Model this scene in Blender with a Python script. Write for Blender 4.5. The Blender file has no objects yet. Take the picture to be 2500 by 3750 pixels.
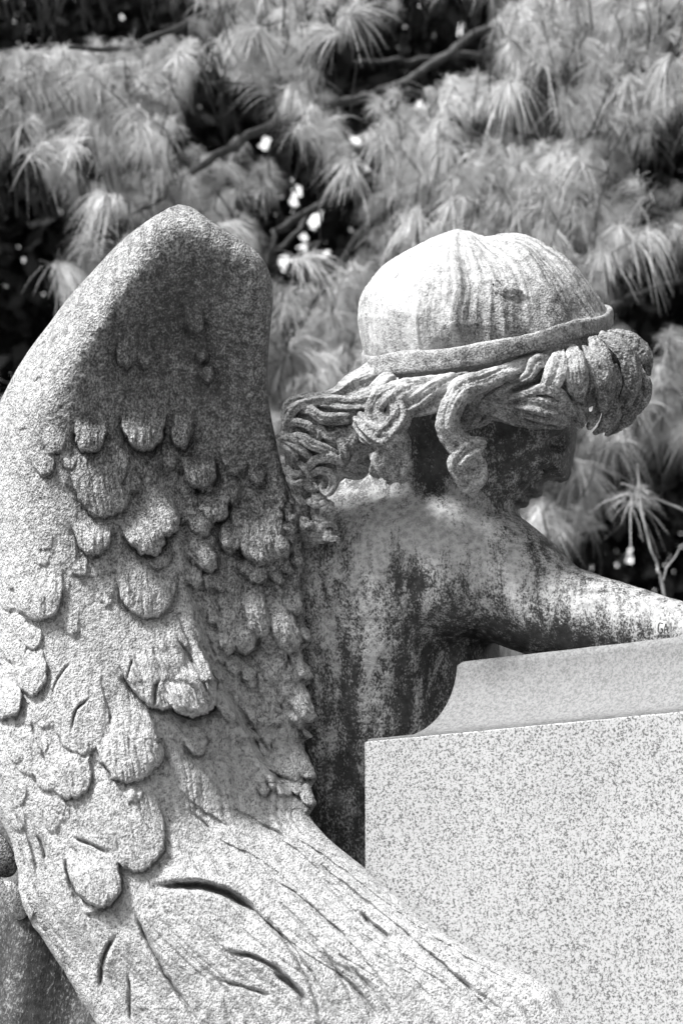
import bpy, math, random
import numpy as np
from mathutils import Vector, Matrix

# ------------------------------------------------------------------ camera, sky, sun
C = bpy.context.scene.collection
SC = bpy.context.scene
F = 7000.0                      # focal length in photograph pixels
PITCH = math.radians(16.4)
CAMZ = 1.60
D0 = 2.40                       # metres to the sculpture's middle plane
SUN_DIR = Vector((-0.50, -0.39, 0.77)).normalized()   # towards the sun

cam_d = bpy.data.cameras.new('camera'); cam = bpy.data.objects.new('camera', cam_d); C.objects.link(cam)
cam.location = (0, 0, CAMZ); cam.rotation_euler = (math.pi/2 + PITCH, 0, 0)
cam_d.sensor_fit = 'HORIZONTAL'; cam_d.sensor_width = 24.0; cam_d.lens = 24.0*F/2500.0
cam_d.clip_end = 400; cam_d.clip_start = 0.05
cam_d.dof.use_dof = True; cam_d.dof.focus_distance = 2.33; cam_d.dof.aperture_fstop = 6.8
SC.camera = cam
W = bpy.data.worlds.new('World'); SC.world = W; W.use_nodes = True
nt = W.node_tree; nt.nodes.clear()
out = nt.nodes.new('ShaderNodeOutputWorld'); bg = nt.nodes.new('ShaderNodeBackground')
sky = nt.nodes.new('ShaderNodeTexSky'); sky.sky_type = 'NISHITA'; sky.sun_disc = False
sky.sun_elevation = math.asin(SUN_DIR.z); sky.sun_rotation = math.atan2(SUN_DIR.x, SUN_DIR.y)
bw = nt.nodes.new('ShaderNodeRGBToBW')
nt.links.new(sky.outputs[0], bw.inputs[0])
tc = nt.nodes.new('ShaderNodeTexCoord'); sx_ = nt.nodes.new('ShaderNodeSeparateXYZ'); nt.links.new(tc.outputs['Generated'], sx_.inputs[0])
cn = nt.nodes.new('ShaderNodeTexNoise'); cn.inputs['Scale'].default_value = 3.0; cn.inputs['Detail'].default_value = 5; nt.links.new(tc.outputs['Generated'], cn.inputs['Vector'])
c1 = nt.nodes.new('ShaderNodeMapRange'); c1.interpolation_type = 'SMOOTHSTEP'; c1.inputs[1].default_value = .55; c1.inputs[2].default_value = .95; nt.links.new(sx_.outputs[1], c1.inputs[0])   # bank of white cloud beyond the trees
c2 = nt.nodes.new('ShaderNodeMapRange'); c2.inputs[1].default_value = .35; c2.inputs[2].default_value = .6; c2.inputs[3].default_value = 1.5; c2.inputs[4].default_value = 4; nt.links.new(cn.outputs[0], c2.inputs[0])
c3 = nt.nodes.new('ShaderNodeMath'); c3.operation = 'MULTIPLY_ADD'; nt.links.new(c1.outputs[0], c3.inputs[0]); nt.links.new(c2.outputs[0], c3.inputs[1]); c3.inputs[2].default_value = 1
c4 = nt.nodes.new('ShaderNodeMath'); c4.operation = 'MULTIPLY'; nt.links.new(bw.outputs[0], c4.inputs[0]); nt.links.new(c3.outputs[0], c4.inputs[1]); nt.links.new(c4.outputs[0], bg.inputs[0]); nt.links.new(bg.outputs[0], out.inputs[0])
bg.inputs[1].default_value = 0.038; sky.dust_density = 5.0; sky.air_density = 1.5
sl = bpy.data.lights.new('sun', 'SUN'); sl.energy = 1.5; sl.angle = math.radians(9); sl.color = (1, 1, 1)
so = bpy.data.objects.new('sun', sl); C.objects.link(so); so.location = (-6, -4, 9)
so.rotation_euler = (-SUN_DIR).to_track_quat('-Z', 'Y').to_euler()
SC.view_settings.view_transform = 'Standard'; SC.view_settings.look = 'None'; SC.view_settings.exposure = 2.35; SC.view_settings.gamma = 1

# ------------------------------------------------------------------ helpers
CA, SA = math.cos(PITCH), math.sin(PITCH)
def at(px, py, D):
    """photograph pixel and distance -> world (arrays welcome)"""
    px = np.asarray(px, float); py = np.asarray(py, float); D = np.asarray(D, float)
    xc = (px-1250)/F*D; yc = -(py-1875)/F*D
    return np.stack(np.broadcast_arrays(xc, D*CA-yc*SA, CAMZ+D*SA+yc*CA), -1)
def sc_at(x, y, z): return at(x, y, D0 + np.asarray(z, float)*D0/F)      # sculpture space, z in the same units, away = +

def vnoise(x, y, z=0.0, seed=0):
    x, y, z = np.broadcast_arrays(np.asarray(x, np.float32), np.asarray(y, np.float32), np.asarray(z, np.float32))
    def h(i, j, k):
        n = (i*73856093) ^ (j*19349663) ^ (k*83492791) ^ (seed*2654435 + 1013)
        n = (n ^ (n >> 13))*1274126177 & 0x7fffffff
        n = (n ^ (n >> 16))*668265263 & 0x7fffffff
        return ((n >> 7) & 0xffff).astype(np.float32)/65535.0
    xi = np.floor(x); yi = np.floor(y); zi = np.floor(z)
    fx = x-xi; fy = y-yi; fz = z-zi
    xi = xi.astype(np.int64); yi = yi.astype(np.int64); zi = zi.astype(np.int64)
    fx = fx*fx*(3-2*fx); fy = fy*fy*(3-2*fy); fz = fz*fz*(3-2*fz)
    r = 0
    flat = not np.any(fz)
    for dz in ((0,) if flat else (0, 1)):
        a = h(xi, yi, zi+dz)*(1-fx)+h(xi+1, yi, zi+dz)*fx
        b = h(xi, yi+1, zi+dz)*(1-fx)+h(xi+1, yi+1, zi+dz)*fx
        v = a*(1-fy)+b*fy
        r = r + v*(1 if flat else ((1-fz) if dz == 0 else fz))
    return r*2-1
def fbm(x, y, z=0.0, seed=0, o=3, g=0.5):
    r = 0; a = 1; s = 0
    for i in range(o):
        r = r + a*vnoise(np.asarray(x)*2**i, np.asarray(y)*2**i, np.asarray(z)*2**i, seed+i*17); s += a; a *= g
    return r/s
def ss(a, b, x):
    t = np.clip((x-a)/(b-a), 0, 1); return t*t*(3-2*t)

def make_mesh(name, V, Fq, mat, parent=None, attr=None, smooth=True):
    me = bpy.data.meshes.new(name)
    V = np.ascontiguousarray(V, np.float32).reshape(-1, 3); Fq = np.ascontiguousarray(Fq, np.int32)
    n = Fq.shape[1]
    me.vertices.add(len(V)); me.vertices.foreach_set('co', V.ravel())
    me.loops.add(Fq.size); me.loops.foreach_set('vertex_index', Fq.ravel())
    me.polygons.add(len(Fq)); me.polygons.foreach_set('loop_start', np.arange(len(Fq), dtype=np.int32)*n)
    me.polygons.foreach_set('loop_total', np.full(len(Fq), n, np.int32))
    me.polygons.foreach_set('use_smooth', np.full(len(Fq), smooth))
    me.update(calc_edges=True)
    for k, v in (attr or {}).items():
        a = me.attributes.new(k, 'FLOAT', 'POINT'); a.data.foreach_set('value', np.ascontiguousarray(v, np.float32).ravel())
    me.materials.append(mat)
    o = bpy.data.objects.new(name, me); C.objects.link(o)
    if parent is not None: o.parent = parent
    return o
def root(name, label, cat, group=None, kind=None):
    o = bpy.data.objects.new(name, None); C.objects.link(o)
    o['label'] = label; o['category'] = cat
    if group: o['group'] = group
    if kind: o['kind'] = kind
    return o
def grid_quads(nr, nc, off=0, wrap=False):
    r = np.arange(nr-1)[:, None]; c = np.arange(nc if wrap else nc-1)[None, :]
    c2 = (c+1) % nc
    return (np.stack([r*nc+c, r*nc+c2, (r+1)*nc+c2, (r+1)*nc+c], -1).reshape(-1, 4)+off)
class Bag:
    def __init__(s): s.v = []; s.f = []; s.n = 0
    def add(s, V, Fq):
        V = np.asarray(V, float).reshape(-1, 3); s.v.append(V); s.f.append(np.asarray(Fq)+s.n); s.n += len(V)
    def build(s, name, mat, parent=None, smooth=True): return make_mesh(name, np.concatenate(s.v), np.concatenate(s.f), mat, parent, smooth=smooth)

def catmull(P, n=6):
    P = np.asarray(P, float); Q = np.vstack([2*P[0]-P[1], P, 2*P[-1]-P[-2]]); r = []
    for i in range(1, len(Q)-2):
        for t in np.arange(n)/n:
            a, b, c, d = Q[i-1], Q[i], Q[i+1], Q[i+2]
            r.append(.5*((2*b)+(-a+c)*t+(2*a-5*b+4*c-d)*t*t+(-a+3*b-3*c+d)*t**3))
    r.append(Q[-2]); return np.array(r)

def sweep(P, R, ns=8):
    """tapered tube along world points, ends closed to a point"""
    P = np.asarray(P, float); R = np.asarray(R, float)
    T = np.gradient(P, axis=0); T /= np.linalg.norm(T, axis=1)[:, None]+1e-9
    up = np.array([0.1, 0.3, 1.0]); A = np.cross(T, up); A /= np.linalg.norm(A, axis=1)[:, None]+1e-9; B = np.cross(T, A)
    th = np.linspace(0, 2*np.pi, ns, endpoint=False)
    V = P[:, None]+R[:, None, None]*(A[:, None]*np.cos(th)[None, :, None]+B[:, None]*np.sin(th)[None, :, None])
    return V.reshape(-1, 3), grid_quads(len(P), ns, wrap=True)

# ------------------------------------------------------------------ materials (the photograph is black and white)
class NB:
    def __init__(s, name):
        s.m = bpy.data.materials.new(name); s.m.use_nodes = True; s.t = s.m.node_tree; s.t.nodes.clear()
        s.o = s.n('ShaderNodeOutputMaterial'); s.p = s.n('ShaderNodeBsdfPrincipled'); s.l(s.p.outputs[0], s.o.inputs[0])
    def n(s, k): return s.t.nodes.new(k)
    def l(s, a, b): s.t.links.new(a, b)
    def noise(s, scale, detail=3, rough=.55, vec=None, dist=0):
        t = s.n('ShaderNodeTexNoise'); t.inputs['Scale'].default_value = scale; t.inputs['Detail'].default_value = detail
        t.inputs['Roughness'].default_value = rough; t.inputs['Distortion'].default_value = dist
        s.l(vec if vec is not None else s.co(), t.inputs['Vector']); return t.outputs[0]
    def co(s, scale=None):
        if not hasattr(s, '_c'): s._c = s.n('ShaderNodeTexCoord').outputs['Object']
        if scale is None: return s._c
        m = s.n('ShaderNodeMapping'); m.inputs['Scale'].default_value = scale; s.l(s._c, m.inputs['Vector']); return m.outputs[0]
    def math(s, op, a, b=None, c=None):
        m = s.n('ShaderNodeMath'); m.operation = op
        for i, v in enumerate((a, b, c)):
            if v is None: continue
            if isinstance(v, (int, float)): m.inputs[i].default_value = v
            else: s.l(v, m.inputs[i])
        return m.outputs[0]
    def rng(s, v, a, b, c=0, d=1, smooth=True):
        m = s.n('ShaderNodeMapRange'); m.interpolation_type = 'SMOOTHSTEP' if smooth else 'LINEAR'
        for i, q in zip((1, 2, 3, 4), (a, b, c, d)):
            if isinstance(q, (int, float)): m.inputs[i].default_value = q
            else: s.l(q, m.inputs[i])
        s.l(v, m.inputs[0]); return m.outputs[0]
    def mix(s, f, a, b):   # greys
        m = s.n('ShaderNodeMix'); m.data_type = 'FLOAT'; s.l(f, m.inputs[0])
        for i, v in ((2, a), (3, b)):
            if isinstance(v, (int, float)): m.inputs[i].default_value = v
            else: s.l(v, m.inputs[i])
        return m.outputs[0]
    def grey(s, v):
        c = s.n('ShaderNodeCombineColor'); [s.l(v, c.inputs[i]) for i in range(3)]; s.l(c.outputs[0], s.p.inputs['Base Color'])
    def bump(s, h, dist, st=1.0, prev=None):
        b = s.n('ShaderNodeBump'); b.inputs['Distance'].default_value = dist; b.inputs['Strength'].default_value = st
        s.l(h, b.inputs['Height'])
        if prev is not None: s.l(prev, b.inputs['Normal'])
        s.l(b.outputs[0], s.p.inputs['Normal']); return b.outputs[0]

def bronze(name, dark=(.035, .085), pale=(.36, .62), gscale=230, stretch=(1, 1, 1), soft=.10, bd=.0016, gain=2.4, streak=.0, g2w=.24):
    b = NB(name)
    at_ = b.n('ShaderNodeAttribute'); at_.attribute_name = 'patina'; c = at_.outputs['Fac']
    g = b.noise(gscale, 2.5, .55, b.co(stretch))
    g2 = b.noise(gscale*.27, 3, .6)
    g3 = b.noise(gscale*3.2, 2, .5)
    v = b.math('MULTIPLY_ADD', b.math('SUBTRACT', g, .5), gain, c)
    v = b.math('MULTIPLY_ADD', b.math('SUBTRACT', g2, .5), gain*g2w, v)
    if streak:
        s1 = b.noise(60, 4, .65, b.co((1, 1, .085)))
        v = b.math('MULTIPLY_ADD', b.math('SUBTRACT', s1, .5), streak, v)
    mask = b.rng(v, .5-soft, .5+soft)
    dk = b.rng(g2, .3, .7, dark[0], dark[1]); pl = b.rng(b.math('MULTIPLY_ADD', g3, .35, b.math('MULTIPLY', g2, .65)), .36, .62, pale[0], pale[1])
    b.grey(b.mix(mask, dk, pl))
    b.l(b.mix(mask, .42, .86), b.p.inputs['Roughness'])
    b.p.inputs['Specular IOR Level'].default_value = .45
    h = b.math('MULTIPLY_ADD', mask, .45, b.math('MULTIPLY_ADD', g, .9, b.math('MULTIPLY', g3, .12)))
    b.bump(h, bd, .9)
    return b.m
M_WING = bronze('weathered_bronze_feathers', dark=(.028, .085), pale=(.33, .56), gscale=440, stretch=(1, 1, .7), bd=.0042, gain=2.0, soft=.48)
M_BODY = bronze('streaked_bronze_skin', dark=(.014, .045), pale=(.24, .46), gscale=480, soft=.34, stretch=(1, 1, .6), bd=.0010, gain=1.8, streak=2.1)
M_HAIR = bronze('weathered_bronze_hair', dark=(.022, .075), pale=(.32, .54), soft=.50, gscale=420, bd=.0012, gain=1.5)
M_ROBE = bronze('dark_bronze_robe', dark=(.018, .05), pale=(.14, .30), gscale=420, stretch=(1, 1, .5), bd=.0010, gain=1.8, streak=.9, soft=.3)

def granite(name, lo, hi, thr, scale, bd, soft, rough, grime=0):
    b = NB(name)
    a = b.noise(scale, 3, .62, None, .4); c = b.noise(scale*.42, 3, .6); e = b.noise(scale*2.3, 2, .5)
    v = b.math('MULTIPLY_ADD', c, .17, b.math('MULTIPLY_ADD', e, .27, b.math('MULTIPLY', a, .56)))
    g = b.rng(v, thr-soft, thr+soft, lo, hi)
    g = b.math('MULTIPLY', g, b.rng(b.noise(7, 3, .6), .3, .7, .93, 1.03))
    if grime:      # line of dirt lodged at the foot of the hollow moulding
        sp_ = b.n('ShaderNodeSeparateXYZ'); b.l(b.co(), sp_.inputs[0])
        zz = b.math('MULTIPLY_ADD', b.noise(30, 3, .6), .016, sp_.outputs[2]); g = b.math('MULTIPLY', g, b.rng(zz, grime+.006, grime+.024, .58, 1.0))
    b.grey(g); b.p.inputs['Roughness'].default_value = rough; b.bump(v, bd, .5)
    return b.m
M_GRAN = granite('speckled_grey_granite', .05, .345, .47, 380, .0006, .055, .6)
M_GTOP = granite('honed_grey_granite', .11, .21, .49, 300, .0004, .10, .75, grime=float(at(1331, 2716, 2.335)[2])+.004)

def foliage_mat(name, a, b_, rough=.6, transl=.25, scale=14):
    b = NB(name); n = b.noise(scale, 3, .6); b.grey(b.rng(n, .3, .7, a, b_)); b.p.inputs['Roughness'].default_value = rough
    tr = b.n('ShaderNodeBsdfTranslucent'); tr.inputs[0].default_value = (b_*.9,)*3+(1,)
    mx = b.n('ShaderNodeMixShader'); mx.inputs[0].default_value = transl
    b.l(b.p.outputs[0], mx.inputs[1]); b.l(tr.outputs[0], mx.inputs[2]); b.l(mx.outputs[0], b.o.inputs[0]); return b.m
M_NEED = foliage_mat('pine_needles', .34, .74, .42, .13, 5)
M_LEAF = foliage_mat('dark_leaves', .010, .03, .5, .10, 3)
def bark(name, lo, hi):
    b = NB(name); n = b.noise(60, 4, .65, b.co((1, 1, .3))); b.grey(b.rng(n, .3, .7, lo, hi)); b.p.inputs['Roughness'].default_value = .9; b.bump(n, .006, .8); return b.m
M_BARK = bark('pine_bark', .03, .09); M_TWIG = bark('dead_twig_bark', .25, .42)
def plain(name, lo, hi, sc, r=.9):
    b = NB(name); n = b.noise(sc, 4, .6); b.grey(b.rng(n, .3, .7, lo, hi)); b.p.inputs['Roughness'].default_value = r; b.bump(n, .01, .5); return b.m
M_GROUND = plain('mown_grass', .05, .10, 9)
M_MARK = plain('worn_stamp_recess', .05, .10, 200)

# ------------------------------------------------------------------ implicit sculpting
class Vol:
    def __init__(s, b0, b1, h):
        s.b0 = np.array(b0, float); s.h = h; s.n = [int((b1[i]-b0[i])/h)+1 for i in range(3)]
        s.ax = [(b0[i]+h*np.arange(s.n[i])).astype(np.float32) for i in range(3)]
        s.f = np.full(s.n, 60.0, np.float32); s.tubes = []
    def sl(s, lo, hi):
        r = []
        for i in range(3):
            a = max(0, int((lo[i]-s.b0[i])/s.h)-1); b = min(s.n[i], int((hi[i]-s.b0[i])/s.h)+2)
            if b <= a: return None, None
            r.append(slice(a, b))
        X = s.ax[0][r[0]][:, None, None]; Y = s.ax[1][r[1]][None, :, None]; Z = s.ax[2][r[2]][None, None, :]
        return tuple(r), (X, Y, Z)
    def put(s, r, d, k, sub=False):
        o = s.f[r]; d = d.astype(np.float32)
        if sub: h = np.clip(.5-.5*(o+d)/k, 0, 1); s.f[r] = o*(1-h)-d*h+k*h*(1-h)
        else: h = np.clip(.5+.5*(o-d)/k, 0, 1); s.f[r] = o*(1-h)+d*h-k*h*(1-h)
    def ell(s, c, rad, k=30, sub=False, rotz=0):
        m = max(rad)+k+20; r, g = s.sl([c[i]-m for i in range(3)], [c[i]+m for i in range(3)])
        if r is None: return
        X, Y, Z = g; dx = X-c[0]; dy = Y-c[1]; dz = Z-c[2]
        if rotz: co, si = math.cos(rotz), math.sin(rotz); dx, dy = dx*co+dy*si, -dx*si+dy*co
        q = np.sqrt((dx/rad[0])**2+(dy/rad[1])**2+(dz/rad[2])**2)
        s.put(r, (q-1)*min(rad) if max(rad) > 2.2*min(rad) else (q-1)*(sum(rad)/3), k, sub)
    def tube(s, P, k=12, groove=0, nk=5, tw=0, fl=1.0, n=5, sub=False):
        """P rows x,y,z,r"""
        P = catmull(P, n); s.tubes.append(P); m = P[:, 3].max()*max(1, fl)+k+abs(groove)+8
        r, g = s.sl((P[:, :3]-m).min(0), (P[:, :3]+m).max(0))
        if r is None: return
        X, Y, Z = g; best = None; S = 0
        for i in range(len(P)-1):
            a = P[i]; b = P[i+1]; d = b[:3]-a[:3]; L2 = (d**2).sum()+1e-9; L = math.sqrt(L2)
            mm = m
            rr, _ = s.sl(np.minimum(a, b)[:3]-mm, np.maximum(a, b)[:3]+mm)
            if rr is None: S += L; continue
            loc = tuple(slice(rr[q].start-r[q].start, rr[q].stop-r[q].start) for q in range(3))
            x = X[loc[0]]; y = Y[:, loc[1]]; z = Z[:, :, loc[2]]
            t = np.clip(((x-a[0])*d[0]+(y-a[1])*d[1]+(z-a[2])*d[2])/L2, 0, 1)
            ox = x-a[0]-t*d[0]; oy = y-a[1]-t*d[1]; oz = z-a[2]-t*d[2]
            R = a[3]+t*(b[3]-a[3])
            dist = np.sqrt(ox*ox+oy*oy+oz*oz)-R
            if groove:
                T = d/L; N1 = np.cross(T, (0, 0, 1.0)); N1 /= np.linalg.norm(N1)+1e-9; N2 = np.cross(T, N1)
                ang = np.arctan2(ox*N1[0]+oy*N1[1]+oz*N1[2], ox*N2[0]+oy*N2[1]+oz*N2[2])
                dist = dist+groove*np.cos(nk*ang+tw*(S+t*L)/60.0)
            if best is None: best = np.full((r[0].stop-r[0].start, r[1].stop-r[1].start, r[2].stop-r[2].start), 60.0, np.float32)
            best[loc] = np.minimum(best[loc], dist); S += L
        if best is not None: s.put(r, best, k, sub)
    def inflate(s, poly, Rr, Wd, zc, k=20, zt=0.0, pw=2.0):
        """outline in x,y given its own thickness: half depth Wd reached Rr inside the outline"""
        poly = catmull(poly+[poly[0]], 4)[:-1]
        r, g = s.sl((poly[:, 0].min()-40, poly[:, 1].min()-40, zc-Wd-40), (poly[:, 0].max()+40, poly[:, 1].max()+40, zc+Wd+40))
        X, Y, Z = g; x = X[:, :, 0]+0*Y[:, :, 0]; y = Y[:, :, 0]+0*X[:, :, 0]
        sd = poly_sd(poly, x, y)
        e = np.clip(-sd/Rr, 0, 1); hw = Wd*(1-(1-e)**pw)**(1/pw)
        hw = np.where(sd > 0, -sd*1.0, hw)
        s.put(r, (np.abs(Z-zc-zt)-hw[:, :, None])*0.75, k)
    def mesh(s):
        f = s.f; I = f < 0
        # active cells
        a = I[:-1, :-1, :-1]; act = np.zeros_like(a); allin = np.ones_like(a)
        for dx in (0, 1):
            for dy in (0, 1):
                for dz in (0, 1):
                    q = I[dx:dx+a.shape[0], dy:dy+a.shape[1], dz:dz+a.shape[2]]; act |= q; allin &= q
        act &= ~allin; idx = np.argwhere(act)
        num = np.full(a.shape, -1, np.int32); num[act] = np.arange(len(idx))
        i, j, k = idx.T; acc = np.zeros((len(idx), 3)); cnt = np.zeros(len(idx))
        for axis in range(3):
            for u in (0, 1):
                for v in (0, 1):
                    o = [0, 0, 0]; oth = [q for q in range(3) if q != axis]; o[oth[0]] = u; o[oth[1]] = v
                    o2 = list(o); o2[axis] = 1
                    fa = f[i+o[0], j+o[1], k+o[2]]; fb = f[i+o2[0], j+o2[1], k+o2[2]]
                    cr = (fa < 0) != (fb < 0); t = np.where(cr, fa/(fa-fb+1e-12), 0)
                    p = np.zeros((len(idx), 3)); p[:] = o; p[:, axis] += t
                    acc += p*cr[:, None]; cnt += cr
        V = (idx+acc/cnt[:, None])*s.h+s.b0
        Q = []
        for axis in range(3):
            A = np.moveaxis(I, axis, 0); N = np.moveaxis(num, axis, 0)
            e = A[:-1] != A[1:]
            e = e[:, 1:-1, 1:-1]; p = np.argwhere(e); flip = A[:-1][:, 1:-1, 1:-1][e]
            c, u, v = p.T; u = u+1; v = v+1
            q = np.stack([N[c, u-1, v-1], N[c, u, v-1], N[c, u, v], N[c, u-1, v]], -1)
            fl = flip if axis != 1 else ~flip
            q[~fl] = q[~fl][:, ::-1]; Q.append(q)
        Q = np.concatenate(Q)
        return V, Q[(Q >= 0).all(1)]
def poly_sd(poly, x, y):
    d2 = np.full(x.shape, 1e12); ins = np.zeros(x.shape, bool)
    for i in range(len(poly)):
        ax, ay = poly[i][:2]; bx, by = poly[(i+1) % len(poly)][:2]; ex, ey = bx-ax, by-ay
        t = np.clip(((x-ax)*ex+(y-ay)*ey)/(ex*ex+ey*ey+1e-9), 0, 1)
        d2 = np.minimum(d2, (x-ax-t*ex)**2+(y-ay-t*ey)**2)
        c = ((ay > y) != (by > y)) & (x < (bx-ax)*(y-ay)/(by-ay+1e-12)+ax); ins ^= c
    return np.where(ins, -1, 1)*np.sqrt(d2)
def line_d(P, x, y, n=6):
    P = catmull(P, n); d2 = np.full(x.shape, 1e12); tt = np.zeros(x.shape); L = len(P)-1
    for i in range(L):
        ax, ay = P[i][:2]; bx, by = P[i+1][:2]; ex, ey = bx-ax, by-ay
        t = np.clip(((x-ax)*ex+(y-ay)*ey)/(ex*ex+ey*ey+1e-9), 0, 1); q = (x-ax-t*ex)**2+(y-ay-t*ey)**2
        m = q < d2; d2 = np.where(m, q, d2); tt = np.where(m, (i+t)/L, tt)
    return np.sqrt(d2), tt
def normals(V, Q):
    n = np.cross(V[Q[:, 2]]-V[Q[:, 0]], V[Q[:, 3]]-V[Q[:, 1]]); N = np.zeros_like(V)
    for q in range(4): np.add.at(N, Q[:, q], n)
    return N/(np.linalg.norm(N, axis=1)[:, None]+1e-9)

# ------------------------------------------------------------------ the angel
angel = root('angel_statue', 'weathered bronze angel with big feathered wing and bowed head, arm on the granite block', 'statue')

# ---- body: torso, shoulder, arm, neck, head and face as one surface
FACE = [(1560, 1260), (1800, 1180), (2000, 1180), (2085, 1290), (2108, 1420), (2112, 1520), (2108, 1600), (2102, 1650), (2094, 1700), (2086, 1738), (2076, 1757), (2052, 1765),
        (2020, 1761), (1998, 1768), (1989, 1784), (1990, 1800), (1980, 1815), (1958, 1824), (1940, 1828), (1938, 1846), (1925, 1857), (1903, 1862), (1892, 1872),
        (1888, 1892), (1880, 1915), (1862, 1935), (1820, 1945), (1750, 1930), (1650, 1860), (1570, 1700), (1500, 1450)]
bv = Vol((840, 1120, -560), (2900, 3560, 760), 7)
bv.inflate(FACE, 230, 225, 235, 20)
bv.ell((1830, 1330, 190), (300, 260, 270), 40)
bv.tube([(1400, 1960, 330, 230), (1500, 1780, 300, 185), (1620, 1600, 250, 185), (1730, 1450, 220, 200)], 60)
# torso
for (x, y, z, rx, ry, rz) in ((1290, 2250, 370, 480, 480, 350), (1300, 2620, 380, 515, 560, 360), (1260, 3050, 390, 500, 620, 350), (1180, 3500, 360, 560, 560, 380)):
    bv.ell((x, y, z), (rx, ry, rz), 110)
bv.tube([(1330, 2110, 330, 330), (1560, 2045, 250, 288), (1700, 2066, 195, 258), (1850, 2134, 110, 225), (2000, 2224, 15, 186), (2130, 2262, -55, 168), (2260, 2288, -120, 154), (2420, 2322, -205, 137),
         (2560, 2350, -270, 126), (2760, 2400, -360, 105), (2850, 2420, -390, 80)], 50)
bv.ell((1440, 2230, 130), (150, 270, 150), 90)          # shoulder blade
bv.ell((1640, 2150, 80), (130, 170, 150), 80)           # back of the deltoid
bv.ell((1700, 2560, 310), (130, 330, 220), 60)          # side of the ribs
bv.tube([(1530, 2330, -60, 30), (1600, 2400, -20, 40), (1560, 2600, -20, 34), (1520, 2800, 0, 26)], 60, sub=True)   # fold below the armpit
bv.tube([(1610, 2290, -70, 10), (1680, 2320, -40, 16), (1750, 2350, 20, 22)], 40, sub=True)
bv.tube([(1210, 2150, 0, 14), (1215, 2500, 5, 16), (1240, 2900, 30, 14)], 60, sub=True)
# eye socket, nostril, mouth corner on the near and far side of the face
for sgn in (-1, 1):
    bv.ell((2050, 1625, 235+sgn*150), (46, 26, 44), 40, sub=True)
    bv.ell((2036, 1762, 235+sgn*36), (22, 9, 16), 6, sub=True)
    bv.tube([(1990, 1700, 235+sgn*110, 8), (1965, 1745, 235+sgn*128, 9), (1940, 1790, 235+sgn*130, 6)], 26, sub=True)
    bv.tube([(1960, 1820, 235+sgn*30, 5), (1925, 1812, 235+sgn*75, 6), (1895, 1806, 235+sgn*100, 5)], 8, sub=True)
V, Q = bv.mesh(); del bv
N = normals(V, Q)
x, y, z = V.T
V = V+N*(fbm(x/70, y/90, z/70, 3, 3)*3.2+fbm(x/22, y/26, z/22, 9, 2)*.9)[:, None]
def blob(x, y, cx, cy, rx, ry, a): return a*np.exp(-((x-cx)/rx)**2-((y-cy)/ry)**2)
def body_patina_shade(x, y):
    wx = x+18*fbm(x/120, y/160, 0, 5, 2)
    c = .36+.13*fbm(wx/55, y/420, 0, 21, 3)+.06*fbm(x/110, y/120, 0, 23, 3)
    c += ss(3050, 1950, y)*.06
    for s in ((1365, 2260, 34, 420, .34), (1215, 2330, 45, 330, .26), (1345, 2000, 38, 170, .25), (1530, 2560, 16, 190, .26), (1300, 2230, 20, 260, .14), (1425, 2480, 15, 60, .3),
              (1560, 1890, 230, 120, .48), (1700, 1960, 230, 110, .40), (1440, 1900, 60, 200, .20), (1860, 2110, 130, 110, .24), (2010, 2130, 170, 60, .2), (2300, 2200, 260, 60, .26), (2420, 2270, 120, 75, .22), (2140, 2230, 35, 60, .16),
              (1100, 2100, 90, 300, .16), (1380, 1790, 200, 60, -.05), (1960, 1700, 120, 200, .03),
              (1480, 2140, 110, 60, -.26), (1475, 2620, 36, 300, -.30), (1280, 2650, 34, 260, -.22), (1640, 2450, 90, 160, -.10), (1850, 2330, 220, 60, -.24), (2080, 2350, 160, 60, -.26), (1700, 2290, 120, 50, -.14),
              (1250, 3000, 200, 220, -.16), (1930, 1700, 190, 230, -.28), (1560, 1650, 110, 150, -.15), (1560, 1650, 90, 180, -.28), (1740, 2620, 90, 250, -.12), (1720, 1780, 60, 120, -.10), (1400, 1960, 60, 60, -.08)):  # face and neck hollow: shade under the hair put into the dark patina
        c = c+blob(wx, y, *s)
    return c
make_mesh('body', sc_at(*V.T), Q, M_BODY, angel, {'patina': body_patina_shade(x, y)})
BODYV = V.copy(); BODYN = N

# ---- hair
CAP = [(1310, 1165), (1318, 1095), (1350, 1030), (1400, 972), (1465, 927), (1530, 895), (1590, 868), (1640, 852), (1672, 846), (1712, 849), (1750, 860), (1795, 866), (1845, 861), (1895, 864), (1945, 878),
       (2000, 905), (2060, 940), (2112, 985), (2160, 1040), (2195, 1090), (2228, 1150), (2235, 1230), (2215, 1340), (2120, 1440), (1980, 1490), (1800, 1510), (1600, 1500), (1450, 1480), (1370, 1400), (1345, 1320), (1325, 1250)]
hv = Vol((985, 800, -420), (2440, 2010, 640), 4)
hv.inflate(CAP, 370, 395, 205, 25)
hv.inflate([(1345, 1370), (1500, 1370), (1750, 1345), (2000, 1285), (2210, 1225), (2290, 1240), (2330, 1330), (2290, 1420), (2150, 1490), (2050, 1520), (1900, 1500), (1760, 1470), (1600, 1480), (1500, 1500), (1400, 1500), (1340, 1420)], 260, 300, 215, 30)
R_ = random.Random(5)
def T(*P, k=6, g=3.0, nk=4, tw=0.15): hv.tube([p for p in P], k, g*1.6, nk, tw)
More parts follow.
